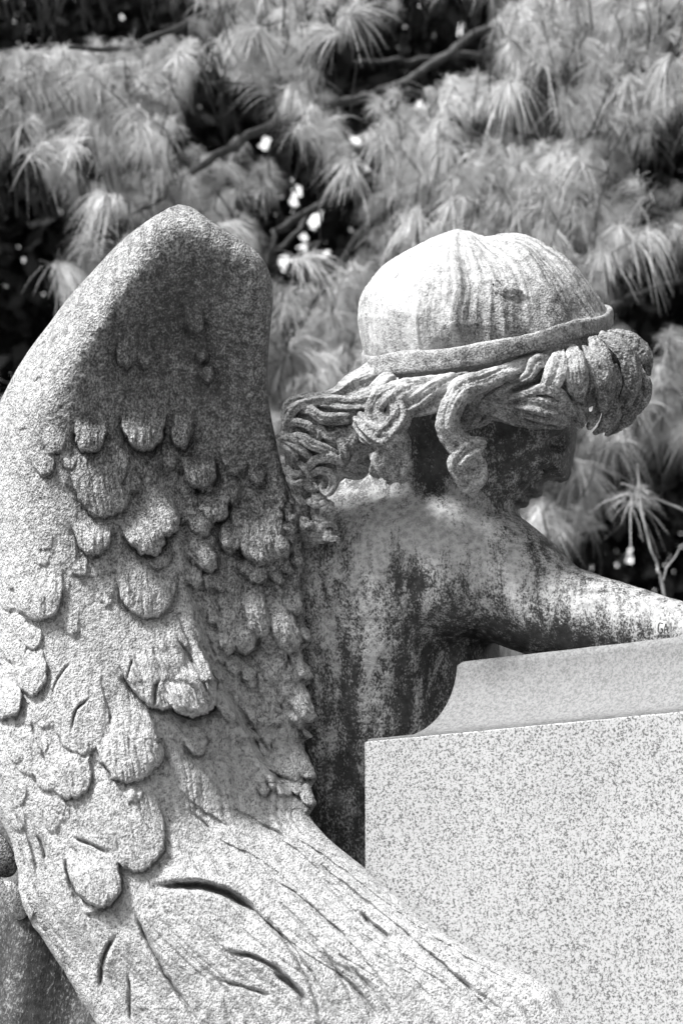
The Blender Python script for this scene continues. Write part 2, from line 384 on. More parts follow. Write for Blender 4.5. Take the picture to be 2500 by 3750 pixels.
# strands sweeping back and down from under the band
T((2060, 1292, -60, 28), (1950, 1326, -135, 30), (1850, 1362, -180, 34), (1760, 1398, -210, 38), (1695, 1425, -230, 44), (1655, 1485, -235, 42), (1640, 1545, -235, 40), (1655, 1595, -225, 40), (1700, 1620, -215, 28), (1760, 1622, -210, 18), g=3, nk=4)
T((1655, 1560, -205, 34), (1660, 1610, -215, 38), (1690, 1650, -215, 40), (1730, 1680, -205, 34), (1755, 1700, -195, 26), g=3.5)
T((1740, 1640, -205, 28), (1700, 1665, -225, 36), (1675, 1700, -220, 38), (1700, 1740, -210, 34), (1740, 1760, -200, 28), g=3.5)
T((1760, 1700, -190, 22), (1755, 1745, -205, 30), (1720, 1775, -200, 30), (1690, 1760, -195, 22), g=3)
T((1720, 1770, -190, 24), (1735, 1800, -160, 18), (1765, 1822, -120, 14), (1790, 1850, -80, 8), g=2)
T((1700, 1378, -190, 18), (1600, 1398, -195, 26), (1510, 1412, -190, 30), (1440, 1432, -180, 32), (1395, 1460, -185, 36), (1375, 1510, -180, 36), (1400, 1560, -190, 40), (1450, 1600, -195, 40), (1475, 1650, -185, 28), g=3.5)
T((1440, 1450, -165, 40), (1460, 1520, -190, 44), (1420, 1580, -215, 46), (1390, 1600, -205, 40), (1345, 1590, -180, 30), g=5, nk=6)
T((1330, 1545, -170, 34), (1370, 1585, -210, 42), (1430, 1620, -215, 38), (1470, 1660, -195, 28), g=5, nk=6)
T((1420, 1620, -185, 30), (1410, 1660, -195, 30), (1430, 1700, -195, 30), (1455, 1735, -190, 24), (1500, 1752, -185, 10), g=3)
T((1400, 1670, -195, 16), (1380, 1690, -195, 18), (1368, 1725, -185, 14), (1385, 1745, -170, 8), g=1.5)
T((1440, 1670, -200, 16), (1475, 1700, -205, 18), (1465, 1735, -200, 14), (1425, 1765, -190, 9), g=1.5)
T((1575, 1440, -150, 26), (1490, 1430, -195, 30), (1450, 1470, -185, 30), (1440, 1510, -170, 24), g=3)
T((1650, 1390, -215, 26), (1580, 1430, -215, 34), (1520, 1470, -200, 34), (1470, 1490, -170, 28), g=3)
T((1690, 1420, -210, 24), (1620, 1465, -200, 34), (1550, 1490, -180, 34), (1490, 1500, -150, 30), g=3)
T((1690, 1392, -215, 16), (1800, 1372, -205, 14), (1880, 1348, -185, 10), g=2)
T((1372, 1552, -178, 38), (1418, 1602, -208, 50), (1456, 1640, -204, 44), (1480, 1672, -192, 20), g=3, nk=5)
T((1405, 1640, -195, 30), (1396, 1688, -202, 36), (1418, 1728, -200, 30), (1466, 1754, -186, 12), g=2.6, nk=4)
T((1446, 1645, -200, 28), (1474, 1690, -208, 34), (1462, 1736, -200, 26), (1504, 1758, -180, 9), g=2.6, nk=4)
# behind the big curl
T((1980, 1350, -100, 38), (1880, 1390, -125, 38), (1800, 1435, -125, 38), (1750, 1490, -115, 36), (1720, 1545, -90, 28), g=4)
T((1980, 1400, -90, 38), (1890, 1430, -110, 38), (1820, 1480, -110, 34), (1760, 1530, -90, 26), (1700, 1560, -70, 18), g=4)
T((2000, 1318, -130, 24), (1960, 1330, -170, 26), (1940, 1370, -185, 20), (1910, 1390, -190, 10), g=2)
# roll above the face
T((1870, 1455, -160, 10), (1930, 1440, -190, 15), (1990, 1425, -205, 20), (2040, 1440, -195, 24), (2070, 1475, -170, 24), (2085, 1500, -150, 20), (2105, 1530, -120, 14), (2128, 1542, -90, 8), k=6, g=2)
T((1900, 1470, -110, 44), (1960, 1480, -150, 56), (2030, 1495, -150, 56), (2090, 1525, -110, 34), (2125, 1545, -80, 14), g=4, nk=8)
T((1800, 1500, -120, 34), (1880, 1520, -120, 36), (1960, 1540, -120, 32), (2050, 1550, -90, 20), g=4)
T((2090, 1455, -140, 18), (2110, 1490, -120, 20), (2138, 1538, -90, 9), g=2)
# hair mass above the temple
T((2048, 1288, -120, 16), (2044, 1340, -182, 40), (2022, 1400, -188, 40), (1990, 1436, -172, 12), k=3, g=1.8, nk=4)
T((2098, 1274, -110, 16), (2106, 1340, -174, 43), (2112, 1410, -180, 41), (2122, 1462, -150, 14), k=3, g=1.8, nk=4)
# fringe: broad leaf-like locks falling forward over the forehead, each with its own tip
for (P, g_) in (([(2175, 1248, -100, 18), (2196, 1310, -150, 40), (2214, 1400, -158, 41), (2216, 1468, -134, 27), (2210, 1508, -115, 8)], 2.2),
  ([(2205, 1232, -60, 16), (2262, 1264, -96, 32), (2305, 1322, -108, 37), (2312, 1402, -98, 35), (2292, 1468, -80, 22), (2276, 1505, -70, 8)], 2.2),
  ([(2232, 1220, -8, 14), (2300, 1240, -20, 28), (2350, 1290, -32, 33), (2370, 1335, -30, 21), (2376, 1366, -22, 8)], 2),
  ([(2322, 1350, -44, 26), (2347, 1410, -54, 33), (2342, 1470, -42, 27), (2316, 1524, -25, 9)], 2.2),
  ([(2240, 1440, -66, 28), (2243, 1510, -64, 35), (2216, 1556, -52, 24), (2180, 1584, -42, 8)], 2.2),
  ([(2304, 1460, -22, 28), (2294, 1520, -24, 33), (2256, 1562, -16, 20), (2222, 1590, -8, 7)], 2.2),
  ([(2190, 1470, -86, 16), (2176, 1525, -78, 21), (2158, 1562, -66, 9)], 1.6),
  ([(2255, 1340, -128, 10), (2262, 1400, -134, 14), (2250, 1460, -120, 8)], 1.2), ([(2140, 1270, -120, 10), (2158, 1330, -160, 15), (2160, 1400, -165, 13), (2150, 1450, -150, 6)], 1.2),
  ([(2120, 1440, -110, 18), (2136, 1490, -100, 20), (2148, 1530, -86, 12)], 1.5)):
    T(*P, k=2.5, g=g_, nk=3, tw=.1)
hv.inflate([(2150, 1262), (2235, 1222), (2306, 1244), (2350, 1290), (2358, 1350), (2346, 1430), (2316, 1496), (2266, 1532), (2200, 1506), (2158, 1400)], 110, 205, 150, 14)
# nape: strand pulled back, then the mass of ringlets behind the neck
T((1380, 1385, 40, 60), (1300, 1420, 10, 50), (1240, 1455, -20, 34), (1160, 1470, -40, 26), (1090, 1468, -50, 20), g=3, nk=6)
T((1420, 1410, -120, 40), (1370, 1460, -140, 40), (1290, 1480, -120, 34), (1210, 1478, -100, 30), (1120, 1468, -90, 22), (1062, 1480, -80, 18), (1045, 1520, -70, 14), g=3.5, nk=6)
T((1380, 1500, -110, 34), (1290, 1510, -90, 40), (1200, 1510, -80, 40), (1120, 1500, -70, 30), g=5, nk=7)
T((1060, 1500, -70, 22), (1048, 1540, -70, 20), (1052, 1580, -70, 18), (1020, 1600, -60, 12), g=2)
T((1340, 1600, -80, 60), (1250, 1600, -40, 90), (1150, 1560, -20, 80), (1080, 1560, -20, 50), k=20, g=0)
T((1300, 1700, -20, 60), (1200, 1660, -10, 80), (1110, 1640, 0, 60), (1060, 1620, 0, 30), k=20, g=0)
hv.inflate([(1012, 1600), (1038, 1560), (1046, 1505), (1075, 1472), (1200, 1480), (1340, 1480), (1400, 1560), (1330, 1660), (1262, 1740), (1212, 1815), (1165, 1790), (1115, 1700), (1058, 1640)], 60, 66, -15, 14)
for P in ([(1046, 1566, -84, 12), (1068, 1512, -104, 16), (1102, 1480, -112, 17), (1180, 1465, -118, 16), (1262, 1470, -126, 16), (1330, 1474, -130, 16)],
  [(1110, 1500, -92, 12), (1138, 1500, -118, 20), (1182, 1528, -130, 23), (1256, 1532, -128, 22), (1316, 1520, -118, 14)],
  [(1052, 1550, -84, 10), (1090, 1546, -108, 14), (1128, 1556, -116, 14), (1146, 1580, -114, 12), (1146, 1612, -104, 8)],
  [(1030, 1592, -60, 8), (1062, 1600, -92, 14), (1108, 1604, -116, 19), (1142, 1628, -126, 20), (1182, 1642, -128, 19), (1218, 1656, -120, 15), (1248, 1680, -100, 8)],
  [(1160, 1618, -110, 9), (1172, 1590, -122, 13), (1162, 1560, -112, 9)], [(1176, 1566, -112, 10), (1196, 1596, -124, 15), (1230, 1590, -122, 14), (1262, 1566, -112, 9)],
  [(1270, 1560, -112, 12), (1296, 1590, -126, 18), (1284, 1630, -126, 18), (1300, 1664, -112, 12)], [(1228, 1600, -114, 9), (1252, 1632, -128, 16), (1262, 1676, -124, 17), (1250, 1708, -106, 10)],
  [(1132, 1710, -84, 12), (1160, 1681, -112, 17), (1208, 1673, -124, 19), (1246, 1692, -120, 17), (1240, 1722, -104, 10)],
  [(1142, 1738, -78, 9), (1176, 1722, -104, 13), (1210, 1736, -110, 14), (1220, 1772, -104, 13), (1200, 1806, -94, 11), (1178, 1792, -86, 8), (1186, 1772, -84, 6)],
  [(1150, 1768, -72, 7), (1166, 1786, -82, 9), (1180, 1768, -84, 7)], [(1024, 1600, -50, 8), (1076, 1622, -92, 14), (1114, 1656, -104, 16), (1148, 1684, -98, 10)],
  [(1034, 1626, -56, 9), (1068, 1646, -80, 12), (1086, 1676, -80, 9)], [(1090, 1690, -64, 9), (1118, 1712, -76, 13), (1128, 1742, -70, 9)], [(1320, 1640, -110, 12), (1300, 1690, -112, 16), (1268, 1720, -96, 10)]):
    T(*P, k=3, g=1.5, nk=3, tw=.3)
T((1090, 1690, 10, 46), (1105, 1800, 34, 60), (1115, 1900, 50, 56), (1130, 1980, 60, 30), k=30, g=0)
for i in range(18):                                    # broken curls running down to the root of the wing
    cy = R_.uniform(1720, 1960); cx = 1075+.28*(cy-1720)+R_.uniform(-26, 60); a = R_.uniform(.1, 1.3); L = R_.uniform(34, 78); z0 = -36+.01*(cy-1720)+R_.uniform(-10, 14)
    P = [(cx+L*t*math.cos(a)-9*math.sin(t*6)*math.sin(a), cy+L*t*math.sin(a)+9*math.sin(t*6), z0-16*math.sin(t*3.1), R_.uniform(13, 19)*(1-.6*t)) for t in np.linspace(0, 1, 6)]
    hv.tube(P, 5, 1.8, 3, .5, n=2)
# small stray strand on the crown
T((1815, 1050, -140, 6), (1845, 1068, -152, 12), (1890, 1078, -150, 14), (1925, 1095, -135, 10), (1962, 1128, -120, 5), k=8, g=1.5)
T((1850, 1062, -158, 8), (1880, 1060, -160, 9), (1910, 1068, -152, 5), k=6, g=0)
V, Q = hv.mesh(); TUBES = hv.tubes; del hv
N = normals(V, Q); x, y, z = V.T
capm = ss(1330, 1285, y+(x-1330)*.18*ss(1500, 2200, x)+0*x)*ss(1290, 1350, x+y*0+40)
ang = np.arctan2(x-1690-(y-850)*.10, -(z-230))
wob = fbm(x/300, y/260, 0, 41, 2)*.12
A = ang+wob
gr = fbm(A*4, y/400, 0, 42, 2)*26+(-np.abs(fbm(A*9+3, y/300, 0, 43, 2))*2+.5)*7*(.4+ss(-.3, .4, fbm(x/120, y/120, 0, 46, 2)))+fbm(A*34, y/200, 0, 44, 2)*3.4+fbm(x/50, y/90, 0, 45, 2)*4
lump = blob(x, y, 1640, 960, 90, 160, 10)+blob(x, y, 1860, 1000, 110, 130, 9)-blob(x, y, 1775, 960, 30, 110, 10)-blob(x, y, 1740, 1230, 60, 40, 12)+blob(x, y, 2060, 1080, 60, 90, 8)-blob(x, y, 1980, 1110, 22, 70, 10)
crownfade = .25+.75*ss(60, 300, np.sqrt((x-1690)**2+(y-850)**2+(z-230)**2))
bd_ = np.full(len(V), 14.0); arc = np.zeros(len(V)); ssn = np.zeros(len(V)); tid = np.zeros(len(V))
for ti, P in enumerate(TUBES):
    mm = P[:, 3].max()+16; sel = np.where(((V > (P[:, :3].min(0)-mm)) & (V < (P[:, :3].max(0)+mm))).all(1))[0]
    if len(sel) == 0: continue
    S = 0.0
    for i in range(len(P)-1):
        a, b = P[i], P[i+1]; d = b[:3]-a[:3]; L = np.linalg.norm(d)+1e-6
        v = V[sel]; q = sel[(np.abs(v-(a[:3]+b[:3])/2) < L/2+max(a[3], b[3])+14).all(1)]
        if len(q):
            o = V[q]-a[:3]; t = np.clip(o@d/L**2, 0, 1); off = o-t[:, None]*d; R = a[3]+t*(b[3]-a[3]); e = np.abs(np.linalg.norm(off, axis=1)-R)
            Tn = d/L; N1 = np.cross(Tn, (0, 0, 1.0)); N1 /= np.linalg.norm(N1)+1e-9; N2 = np.cross(Tn, N1)
            k_ = e < bd_[q]; qq = q[k_]; bd_[qq] = e[k_]; arc[qq] = np.arctan2(off[k_]@N1, off[k_]@N2)*np.maximum(R[k_], 14); ssn[qq] = S+t[k_]*L; tid[qq] = ti
        S += L
onT = ss(14, 8, bd_)
stria = onT*((-np.abs(fbm(arc/15+tid*7.3, ssn/170, 0, 57, 2))*2+.6)*4.2+fbm(arc/7+tid*3.1, ssn/110, 0, 58, 2)*2.2+fbm(ssn/26+tid, arc/30, 0, 59, 2)*2.6)
low = stria+np.where(x > 1960, fbm(x/13+y/60, y/90, z/20, 51, 2)*4.0, fbm(x/34, y/16, z/34, 51, 2)*2.2)*ss(1330, 1400, x)+fbm(x/90, y/60, z/80, 52, 2)*5
V = V+N*(capm*(gr*crownfade*ss(-500, 500, -z+250)+lump*.8)+(1-capm)*low*ss(985, 1100, x)+fbm(x/14, y/14, z/14, 53, 2)*1.1)[:, None]
hp = .50+(.16*fbm(A*9, y/260, 0, 61, 3)+.30*fbm(A*22, y/300, 0, 63, 3))*capm+.16*fbm(x/60, y/50, 0, 62, 3)
hp = hp+blob(x, y, 1500, 1050, 230, 260, .42)+blob(x, y, 1480, 1280, 260, 110, .2)+blob(x, y, 1800, 900, 300, 90, .22)+blob(x, y, 1980, 1030, 140, 80, .12)-blob(x, y, 1770, 1160, 110, 100, .20)-blob(x, y, 1900, 1150, 100, 70, .12)
hp = hp+.07*np.clip(stria/4, -1, 1)*(1-capm)+blob(x, y, 1850, 1340, 170, 40, .22)+blob(x, y, 1640, 1470, 30, 110, .3)+blob(x, y, 2030, 1320, 60, 90, .2)+blob(x, y, 1500, 1380, 160, 40, .18)
hp = hp-blob(x, y, 2290, 1420, 130, 170, .30)-blob(x, y, 1200, 1600, 190, 150, .14)-blob(x, y, 1940, 1530, 190, 60, .16)-blob(x, y, 1570, 1470, 90, 30, .12)
make_mesh('hair', sc_at(*V.T), Q, M_HAIR, angel, {'patina': hp})

# ---- headband: flat fillet running round the head
nb = 320; prof = [(-1, -.2), (-.95, .55), (-.75, .85), (-.3, .95), (.1, .8), (.45, .95), (.8, .85), (.97, .5), (1, -.2), (.6, -1), (-.6, -1)]
th = np.linspace(0, 2*np.pi, nb, endpoint=False); VV = []
for a in th:
    cx = 1784+434*math.cos(a); sn = math.sin(a); zc = 207-396*math.copysign(abs(sn)**.76, sn); t = (cx-1333)/910
    yc = 1334+(1160-1334)*t+38*math.sin(a)+6*math.sin(a*5)
    hh = (43-8*t)*(1+.05*math.sin(a*9)); nx, nz = math.cos(a)/455, -math.sin(a)/382; L = math.hypot(nx, nz); nx /= L; nz /= L
    lap = 7*float(ss(1690, 1712, cx)) if math.sin(a) > 0 else 0
    for (u, w) in prof: VV.append((cx+nx*(w*13+16-lap), yc+u*hh+3*math.sin(a*7), zc+nz*(w*13+16-lap)))
VV = np.array(VV); VV = VV+(fbm(VV[:, 0]/30, VV[:, 1]/20, VV[:, 2]/30, 71, 2)*2.0)[:, None]
make_mesh('headband', sc_at(*VV.T), grid_quads(nb+1, len(prof), wrap=True) % (nb*len(prof)), M_HAIR, angel,
          {'patina': .52+.2*fbm(VV[:, 0]/50, VV[:, 1]/30, 0, 72, 2)-.25*ss(1700, 1900, VV[:, 0])*ss(0, 20, VV[:, 1]-(1334-.19*(VV[:, 0]-1333))-30)})

# ------------------------------------------------------------------ wing
# outline (x, y, edge radius)
LEFT = [(655, 747), (600, 765), (550, 800), (500, 835), (450, 875), (400, 925), (350, 980), (300, 1035), (250, 1090), (215, 1135), (180, 1185), (140, 1235), (100, 1290), (62, 1350), (30, 1410), (0, 1470), (-35, 1560), (-60, 1680),
        (-80, 1850), (-90, 2000), (-95, 2300), (-95, 2550), (-90, 2750), (-60, 2880), (-20, 2970), (15, 3030), (42, 3090), (60, 3150), (72, 3200), (62, 3255), (84, 3320), (108, 3372), (150, 3430), (200, 3505), (250, 3590), (290, 3660),
        (318, 3695), (350, 3750), (480, 3950), (650, 4150), (900, 4330), (1200, 4440)]
RIGHT = [(655, 747), (692, 753), (730, 775), (765, 805), (800, 830), (850, 855), (900, 885), (940, 920), (968, 955), (985, 990), (997, 1040), (1000, 1100), (992, 1180), (985, 1260), (980, 1350), (982, 1450), (993, 1530), (1008, 1600),
         (1020, 1660), (1036, 1720), (1056, 1780), (1078, 1840), (1096, 1900), (1100, 1950), (1104, 1985), (1105, 2030), (1120, 2060), (1098, 2110), (1100, 2170), (1118, 2235), (1108, 2275), (1132, 2310), (1142, 2350), (1105, 2385), (1120, 2430), (1150, 2470), (1152, 2488),
         (1118, 2502), (1135, 2550), (1150, 2600), (1174, 2634), (1155, 2648), (1118, 2662), (1148, 2700), (1102, 2722), (1128, 2780), (1152, 2815), (1164, 2848), (1148, 2864), (1130, 2870), (1142, 2905), (1156, 2943), (1146, 2960), (1130, 2966),
         (1134, 3000), (1182, 3050), (1231, 3098), (1324, 3168), (1374, 3222), (1474, 3300), (1565, 3384), (1656, 3437), (1780, 3510), (1930, 3570), (2029, 3622), (2064, 3678), (2104, 3736), (2180, 3850), (2190, 3960), (2100, 4120), (1850, 4290), (1500, 4400), (1220, 4440)]
vr = np.unique(np.concatenate([np.arange(747.5, 4436, 4.2), [749., 751., 753.5]])); nc = 600
lx = np.interp(vr, [p[1] for p in LEFT], [p[0] for p in LEFT]); rx = np.interp(vr, [p[1] for p in RIGHT], [p[0] for p in RIGHT])
sm = lambda a, m: np.where(m, np.convolve(np.pad(a, 3, 'edge'), np.ones(7)/7, 'valid'), a)
lx = sm(lx, (vr > 800)); rx = sm(rx, ((vr > 800) & (vr < 1950)) | (vr > 2980))
rag = ss(1930, 2000, vr)*ss(2990, 2950, vr)
rx = rx+rag*(fbm(vr/22, 0*vr, 0, 81, 2)*9)+ss(3000, 3100, vr)*fbm(vr/60, 0*vr, 0, 82, 2)*6
lx = lx+ss(3000, 3100, vr)*fbm(vr/40, 0*vr, 0, 83, 2)*6
sp = np.linspace(0, 1, nc); sp = .5-.5*np.cos(sp*np.pi)*(.35)-(.5-sp)*(.65)*1.0 if False else sp
U = lx[:, None]+(rx-lx)[:, None]*sp[None, :]; Vv = vr[:, None]+0*U; Sx = 0*U+sp[None, :]
# distance to the outline, radius of the rolled edge
outl = np.vstack([np.stack([lx, vr], 1), np.stack([rx, vr], 1)[::-1]])[::2]
dE = np.full(U.shape, 1e9)
def seg_near(pts, reach=260):
    global dE
    ys = pts[:, 1]
    for i in range(len(pts)-1):
        a, b = pts[i], pts[i+1]; lo = np.searchsorted(vr, min(a[1], b[1])-reach); hi = np.searchsorted(vr, max(a[1], b[1])+reach)
        u = U[lo:hi]; v = Vv[lo:hi]; e = b-a; t = np.clip(((u-a[0])*e[0]+(v-a[1])*e[1])/((e**2).sum()+1e-9), 0, 1)
        dE[lo:hi] = np.minimum(dE[lo:hi], np.hypot(u-a[0]-t*e[0], v-a[1]-t*e[1]))
dL = None
seg_near(np.stack([lx, vr], 1)[::6]); dL = dE.copy(); dE[:] = 1e9; seg_near(np.stack([rx, vr], 1)[::(4)]); dR = dE.copy()
# base form: rows of (v, z at s=0, .2, .4, .6, .8, 1)
ROWS = [(740, -250, -250, -255, -255, -250, -240), (900, -190, -250, -245, -230, -230, -220), (1100, -130, -255, -215, -170, -175, -185), (1300, -105, -260, -200, -110, -115, -135), (1500, -110, -280, -215, -110, -90, -100),
        (1750, -120, -300, -260, -130, -60, -30), (2000, -140, -315, -300, -190, -90, -60), (2250, -170, -330, -350, -260, -120, -50), (2500, -210, -360, -400, -330, -150, -55), (2750, -260, -400, -460, -390, -190, -70), (2980, -320, -450, -510, -450, -310, -200),
        (3100, -350, -480, -530, -490, -410, -330), (3300, -400, -530, -600, -600, -560, -500), (3600, -480, -630, -720, -780, -810, -820), (4000, -600, -740, -840, -930, -980, -1000), (4450, -720, -800, -880, -970, -1030, -1060)]
Rw = np.array(ROWS, float); fine = np.array([np.interp(vr, Rw[:, 0], Rw[:, 1+c]) for c in range(6)]).T
kk = np.exp(-np.linspace(-2, 2, 61)**2); kk /= kk.sum()
fine = np.stack([np.convolve(np.pad(fine[:, c], 30, 'edge'), kk, 'valid') for c in range(6)], 1)
fs = catmull(np.stack([np.linspace(0, 1, 6)]+[fine[i] for i in range(0, len(vr), 1)], 1), 24)       # smooth across
k2 = np.exp(-np.linspace(-2, 2, 41)**2); k2 /= k2.sum(); lxs = np.convolve(np.pad(lx, 20, 'edge'), k2, 'valid'); rxs = np.convolve(np.pad(rx, 20, 'edge'), k2, 'valid')
m_ = (vr < 830); lxs[m_] = lx[m_]; rxs[m_] = rx[m_]
Sx = np.clip((U-lxs[:, None])/np.maximum(rxs-lxs, 1)[:, None], 0, 1)
B = np.stack([np.interp(Sx[i], fs[:, 0], fs[:, 1+i]) for i in range(len(vr))])
# rolled edges
def roll(d, R, Tt): e = np.clip(d/R, 0, 1); return Tt*(1-np.sqrt(np.clip(1-(1-e)**2, 0, 1)))
RL = np.interp(vr, [747, 1000, 1400, 2400, 2900, 3100, 3600, 4400], [110, 150, 190, 190, 110, 50, 45, 60])[:, None]
RR = np.interp(vr, [747, 1000, 1300, 1650, 1800, 2000, 2900, 3000, 3200, 3700, 4400], [110, 100, 85, 60, 40, 26, 22, 40, 75, 90, 60])[:, None]
B = B+roll(dL, RL, RL*.95)+roll(dR, RR, RR*.9)
# crease between the two groups of feathers; the right-hand group lies further back
CR = [(560, 1730), (640, 1850), (668, 2000), (705, 2200), (765, 2400), (835, 2550), (905, 2680), (965, 2790), (1050, 2905), (1134, 3000), (1170, 3040)]
crx = np.interp(vr, [p[1] for p in CR], [p[0] for p in CR]); crx = np.convolve(np.pad(crx, 10, 'edge'), np.ones(21)/21, 'valid')
dcr = (U-crx[:, None])*.87+fbm(Vv/60, 0*Vv, 0, 90, 3)*8
hs = (np.interp(vr, [1700, 1850, 2200, 2500, 2850, 3000, 3040], [0, 20, 42, 62, 85, 30, 0]))[:, None]
B = B+hs*ss(-14, 16, dcr)*np.where(Vv > 1690, 1, 0)-hs*.35*np.exp(-((dcr+22)/26)**2)
# broad undulation along the feathers
along = fbm(Sx*9, Vv/900, 0, 91, 3)*14*ss(2200, 3000, Vv)+fbm(U/160, Vv/200, 0, 92, 3)*12
B = B+along
Z = B.copy(); CARVE = np.zeros_like(Z)
WX = fbm(U/38, Vv/38, 0, 95, 2)*8; WY = fbm(U/38, Vv/38, 0, 96, 2)*8
def lobe(tx, ty, ang, L, Wd, H, sharp=4.5, c=.62, soft=0, ridge=2.6):
    H = H*(1.15 if (tx < 520 and ty > 2000) else (1.55 if tx < 700 else 2.1))
    global Z, CARVE
    r = max(L, Wd)+60; lo = np.searchsorted(vr, ty-r); hi = np.searchsorted(vr, ty+r)
    if hi <= lo: return
    u = U[lo:hi]+WX[lo:hi]; v = Vv[lo:hi]+WY[lo:hi]; ca, sa = math.cos(math.radians(ang)), math.sin(math.radians(ang))
    a = (u-tx)*ca+(v-ty)*sa; b = -(u-tx)*sa+(v-ty)*ca; cc = (c+.16)*Wd; wb = Wd/2*(1+.10*np.sin(a/L*3))
    q = ((np.abs(b)/wb)**2.1+(np.maximum(0, a+cc)/cc)**2.1)**(1/2.1); e = (1-q)*Wd/2+fbm(b/11, a/40, 0, int(tx*3+ty) % 89, 2)*5.5
    fade = ss(-L, -L*.35, a); dome = np.sqrt(np.clip(1-np.clip(q, 0, 1)**2, 0, 1))
    tipup = .40+.60*np.clip(1+a/(L*.8), 0, 1)
    h = H*(.48+.52*dome)*tipup*ss(-2, sharp, e)*fade
    if ridge: h = h+ridge*np.exp(-(b/6)**2)*ss(-L, -L*.5, a)*ss(0, .25*Wd, -a)
    h = h+fade*ss(0, 20, e)*fbm(b/9, a/70, 0, int(tx) % 97, 2)*H*.13
    Z[lo:hi] = np.where(h > .3, np.minimum(Z[lo:hi], B[lo:hi]-h+np.minimum(CARVE[lo:hi]*.0, 0)), Z[lo:hi])
    out_ = np.exp(-np.clip(-e, 0, 200)/15)*(e < 4)*ss(-Wd*.9, -Wd*.3, a)*fade
    CARVE[lo:hi] = np.maximum(CARVE[lo:hi], out_*H*.62)
LOBES = [
 (460, 1347, 95, 150, 88, 20), (537, 1347, 85, 140, 80, 20), (722, 1230, 80, 150, 80, 13), (742, 1325, 80, 90, 50, 15), (775, 1400, 65, 90, 62, 18), (690, 1180, 90, 60, 50, 5),
 (325, 1662, 95, 140, 135, 38), (205, 1668, 80, 90, 105, 13), (165, 1737, 85, 85, 100, 17), (262, 1717, 75, 80, 80, 13), (82, 1570, 60, 60, 60, 6), (85, 1280, 60, 70, 60, 6), (160, 1262, 60, 60, 70, 8), (140, 1390, 60, 80, 80, 6),
 (530, 1652, 88, 190, 190, 60), (655, 1640, 100, 180, 85, 42), (735, 1797, 85, 150, 138, 50), (790, 1915, 85, 150, 130, 42), (400, 1895, 80, 330, 250, 26), (505, 1800, 60, 90, 70, 18), (470, 1770, 70, 120, 90, 12),
 (345, 2035, 88, 150, 165, 48), (575, 2030, 62, 200, 165, 58), (632, 1958, 66, 190, 112, 44), (755, 1965, 66, 180, 85, 26), (600, 2080, 66, 80, 120, 20),
 (826, 2012, 112, 130, 105, 34), (975, 2068, 78, 260, 210, 44), (1056, 2040, 52, 190, 82, 40), (786, 2086, 52, 180, 92, 32), (956, 2138, 70, 100, 110, 22), (1000, 2100, 80, 90, 70, 20), (1050, 2100, 80, 90, 60, 16), (880, 1950, 100, 120, 110, 18),
 (965, 2338, 74, 250, 98, 38), (905, 2396, 82, 190, 112, 30), (832, 2400, 88, 120, 76, 34), (1078, 2392, 68, 280, 112, 36), (1088, 2255, 82, 130, 92, 32), (1132, 2352, 70, 100, 60, 26), (870, 2300, 80, 200, 110, 16), (995, 2370, 80, 120, 80, 24),
 (1137, 2492, 68, 180, 92, 34), (1160, 2642, 52, 230, 100, 40), (1112, 2672, 58, 140, 66, 28), (1146, 2708, 60, 80, 46, 20), (1075, 2560, 66, 170, 60, 22), (923, 2520, 85, 60, 62, 8), (995, 2548, 80, 60, 46, 10), (1020, 2480, 85, 120, 60, 18),
 (950, 2674, 70, 60, 72, 22), (1014, 2664, 60, 50, 50, 18), (1064, 2912, 60, 110, 96, 11), (1158, 2846, 50, 200, 90, 19), (1154, 2952, 55, 150, 60, 14), (1100, 2850, 55, 220, 160, 22), (1060, 2760, 55, 160, 70, 12),
 (150, 2270, 85, 230, 215, 34), (305, 2110, 70, 80, 80, 14), (395, 2190, 120, 110, 60, 9), (540, 2268, 90, 240, 260, 26), (760, 2610, 55, 300, 240, 66), (640, 2590, 68, 420, 300, 44), (590, 2450, 70, 260, 240, 20),
 (125, 2545, 80, 230, 135, 30), (30, 2636, 80, 160, 140, 40), (125, 2385, 75, 130, 110, 16), (60, 2430, 80, 160, 110, 16), (330, 2760, 75, 420, 240, 22), (500, 2865, 76, 330, 250, 42), (575, 2810, 62, 260, 130, 36), (490, 2948, 84, 90, 92, 34),
 (275, 2925, 76, 260, 200, 26), (190, 2900, 80, 200, 130, 16), (75, 2795, 60, 70, 70, 9), (395, 3318, 68, 290, 200, 54), (540, 3180, 66, 420, 300, 24), (390, 3160, 60, 200, 200, 14), (350, 3350, 60, 60, 90, 14),
 (740, 2760, 60, 120, 90, 26), (860, 2640, 55, 200, 60, 14), (110, 3380, 60, 180, 70, 16)]
for l in LOBES: lobe(*l)
rl = random.Random(8)
for i in range(46):                                 # small ragged barbs along the free edge of the inner group
    v0 = rl.uniform(1990, 2950); xr = np.interp(v0, vr, rx); t = rl.random()
    lobe(xr-rl.uniform(0, 1)**1.3*170-8, v0, rl.uniform(48, 85), rl.uniform(50, 120), rl.uniform(24, 56), rl.uniform(8, 20))
fillr = random.Random(21)
for i in range(80):                                 # smaller covert feathers filling the rows between the big ones
    v0 = fillr.uniform(1700, 2880); cxx = np.interp(v0, [p[1] for p in CR], [p[0] for p in CR]); xr = np.interp(v0, vr, rx)
    u0 = cxx+20+fillr.random()*(xr-cxx-30); lobe(u0, v0, 95-32*(u0-600)/550-fillr.uniform(-12, 12), fillr.uniform(90, 170), fillr.uniform(46, 92), fillr.uniform(7, 17), c=.8)
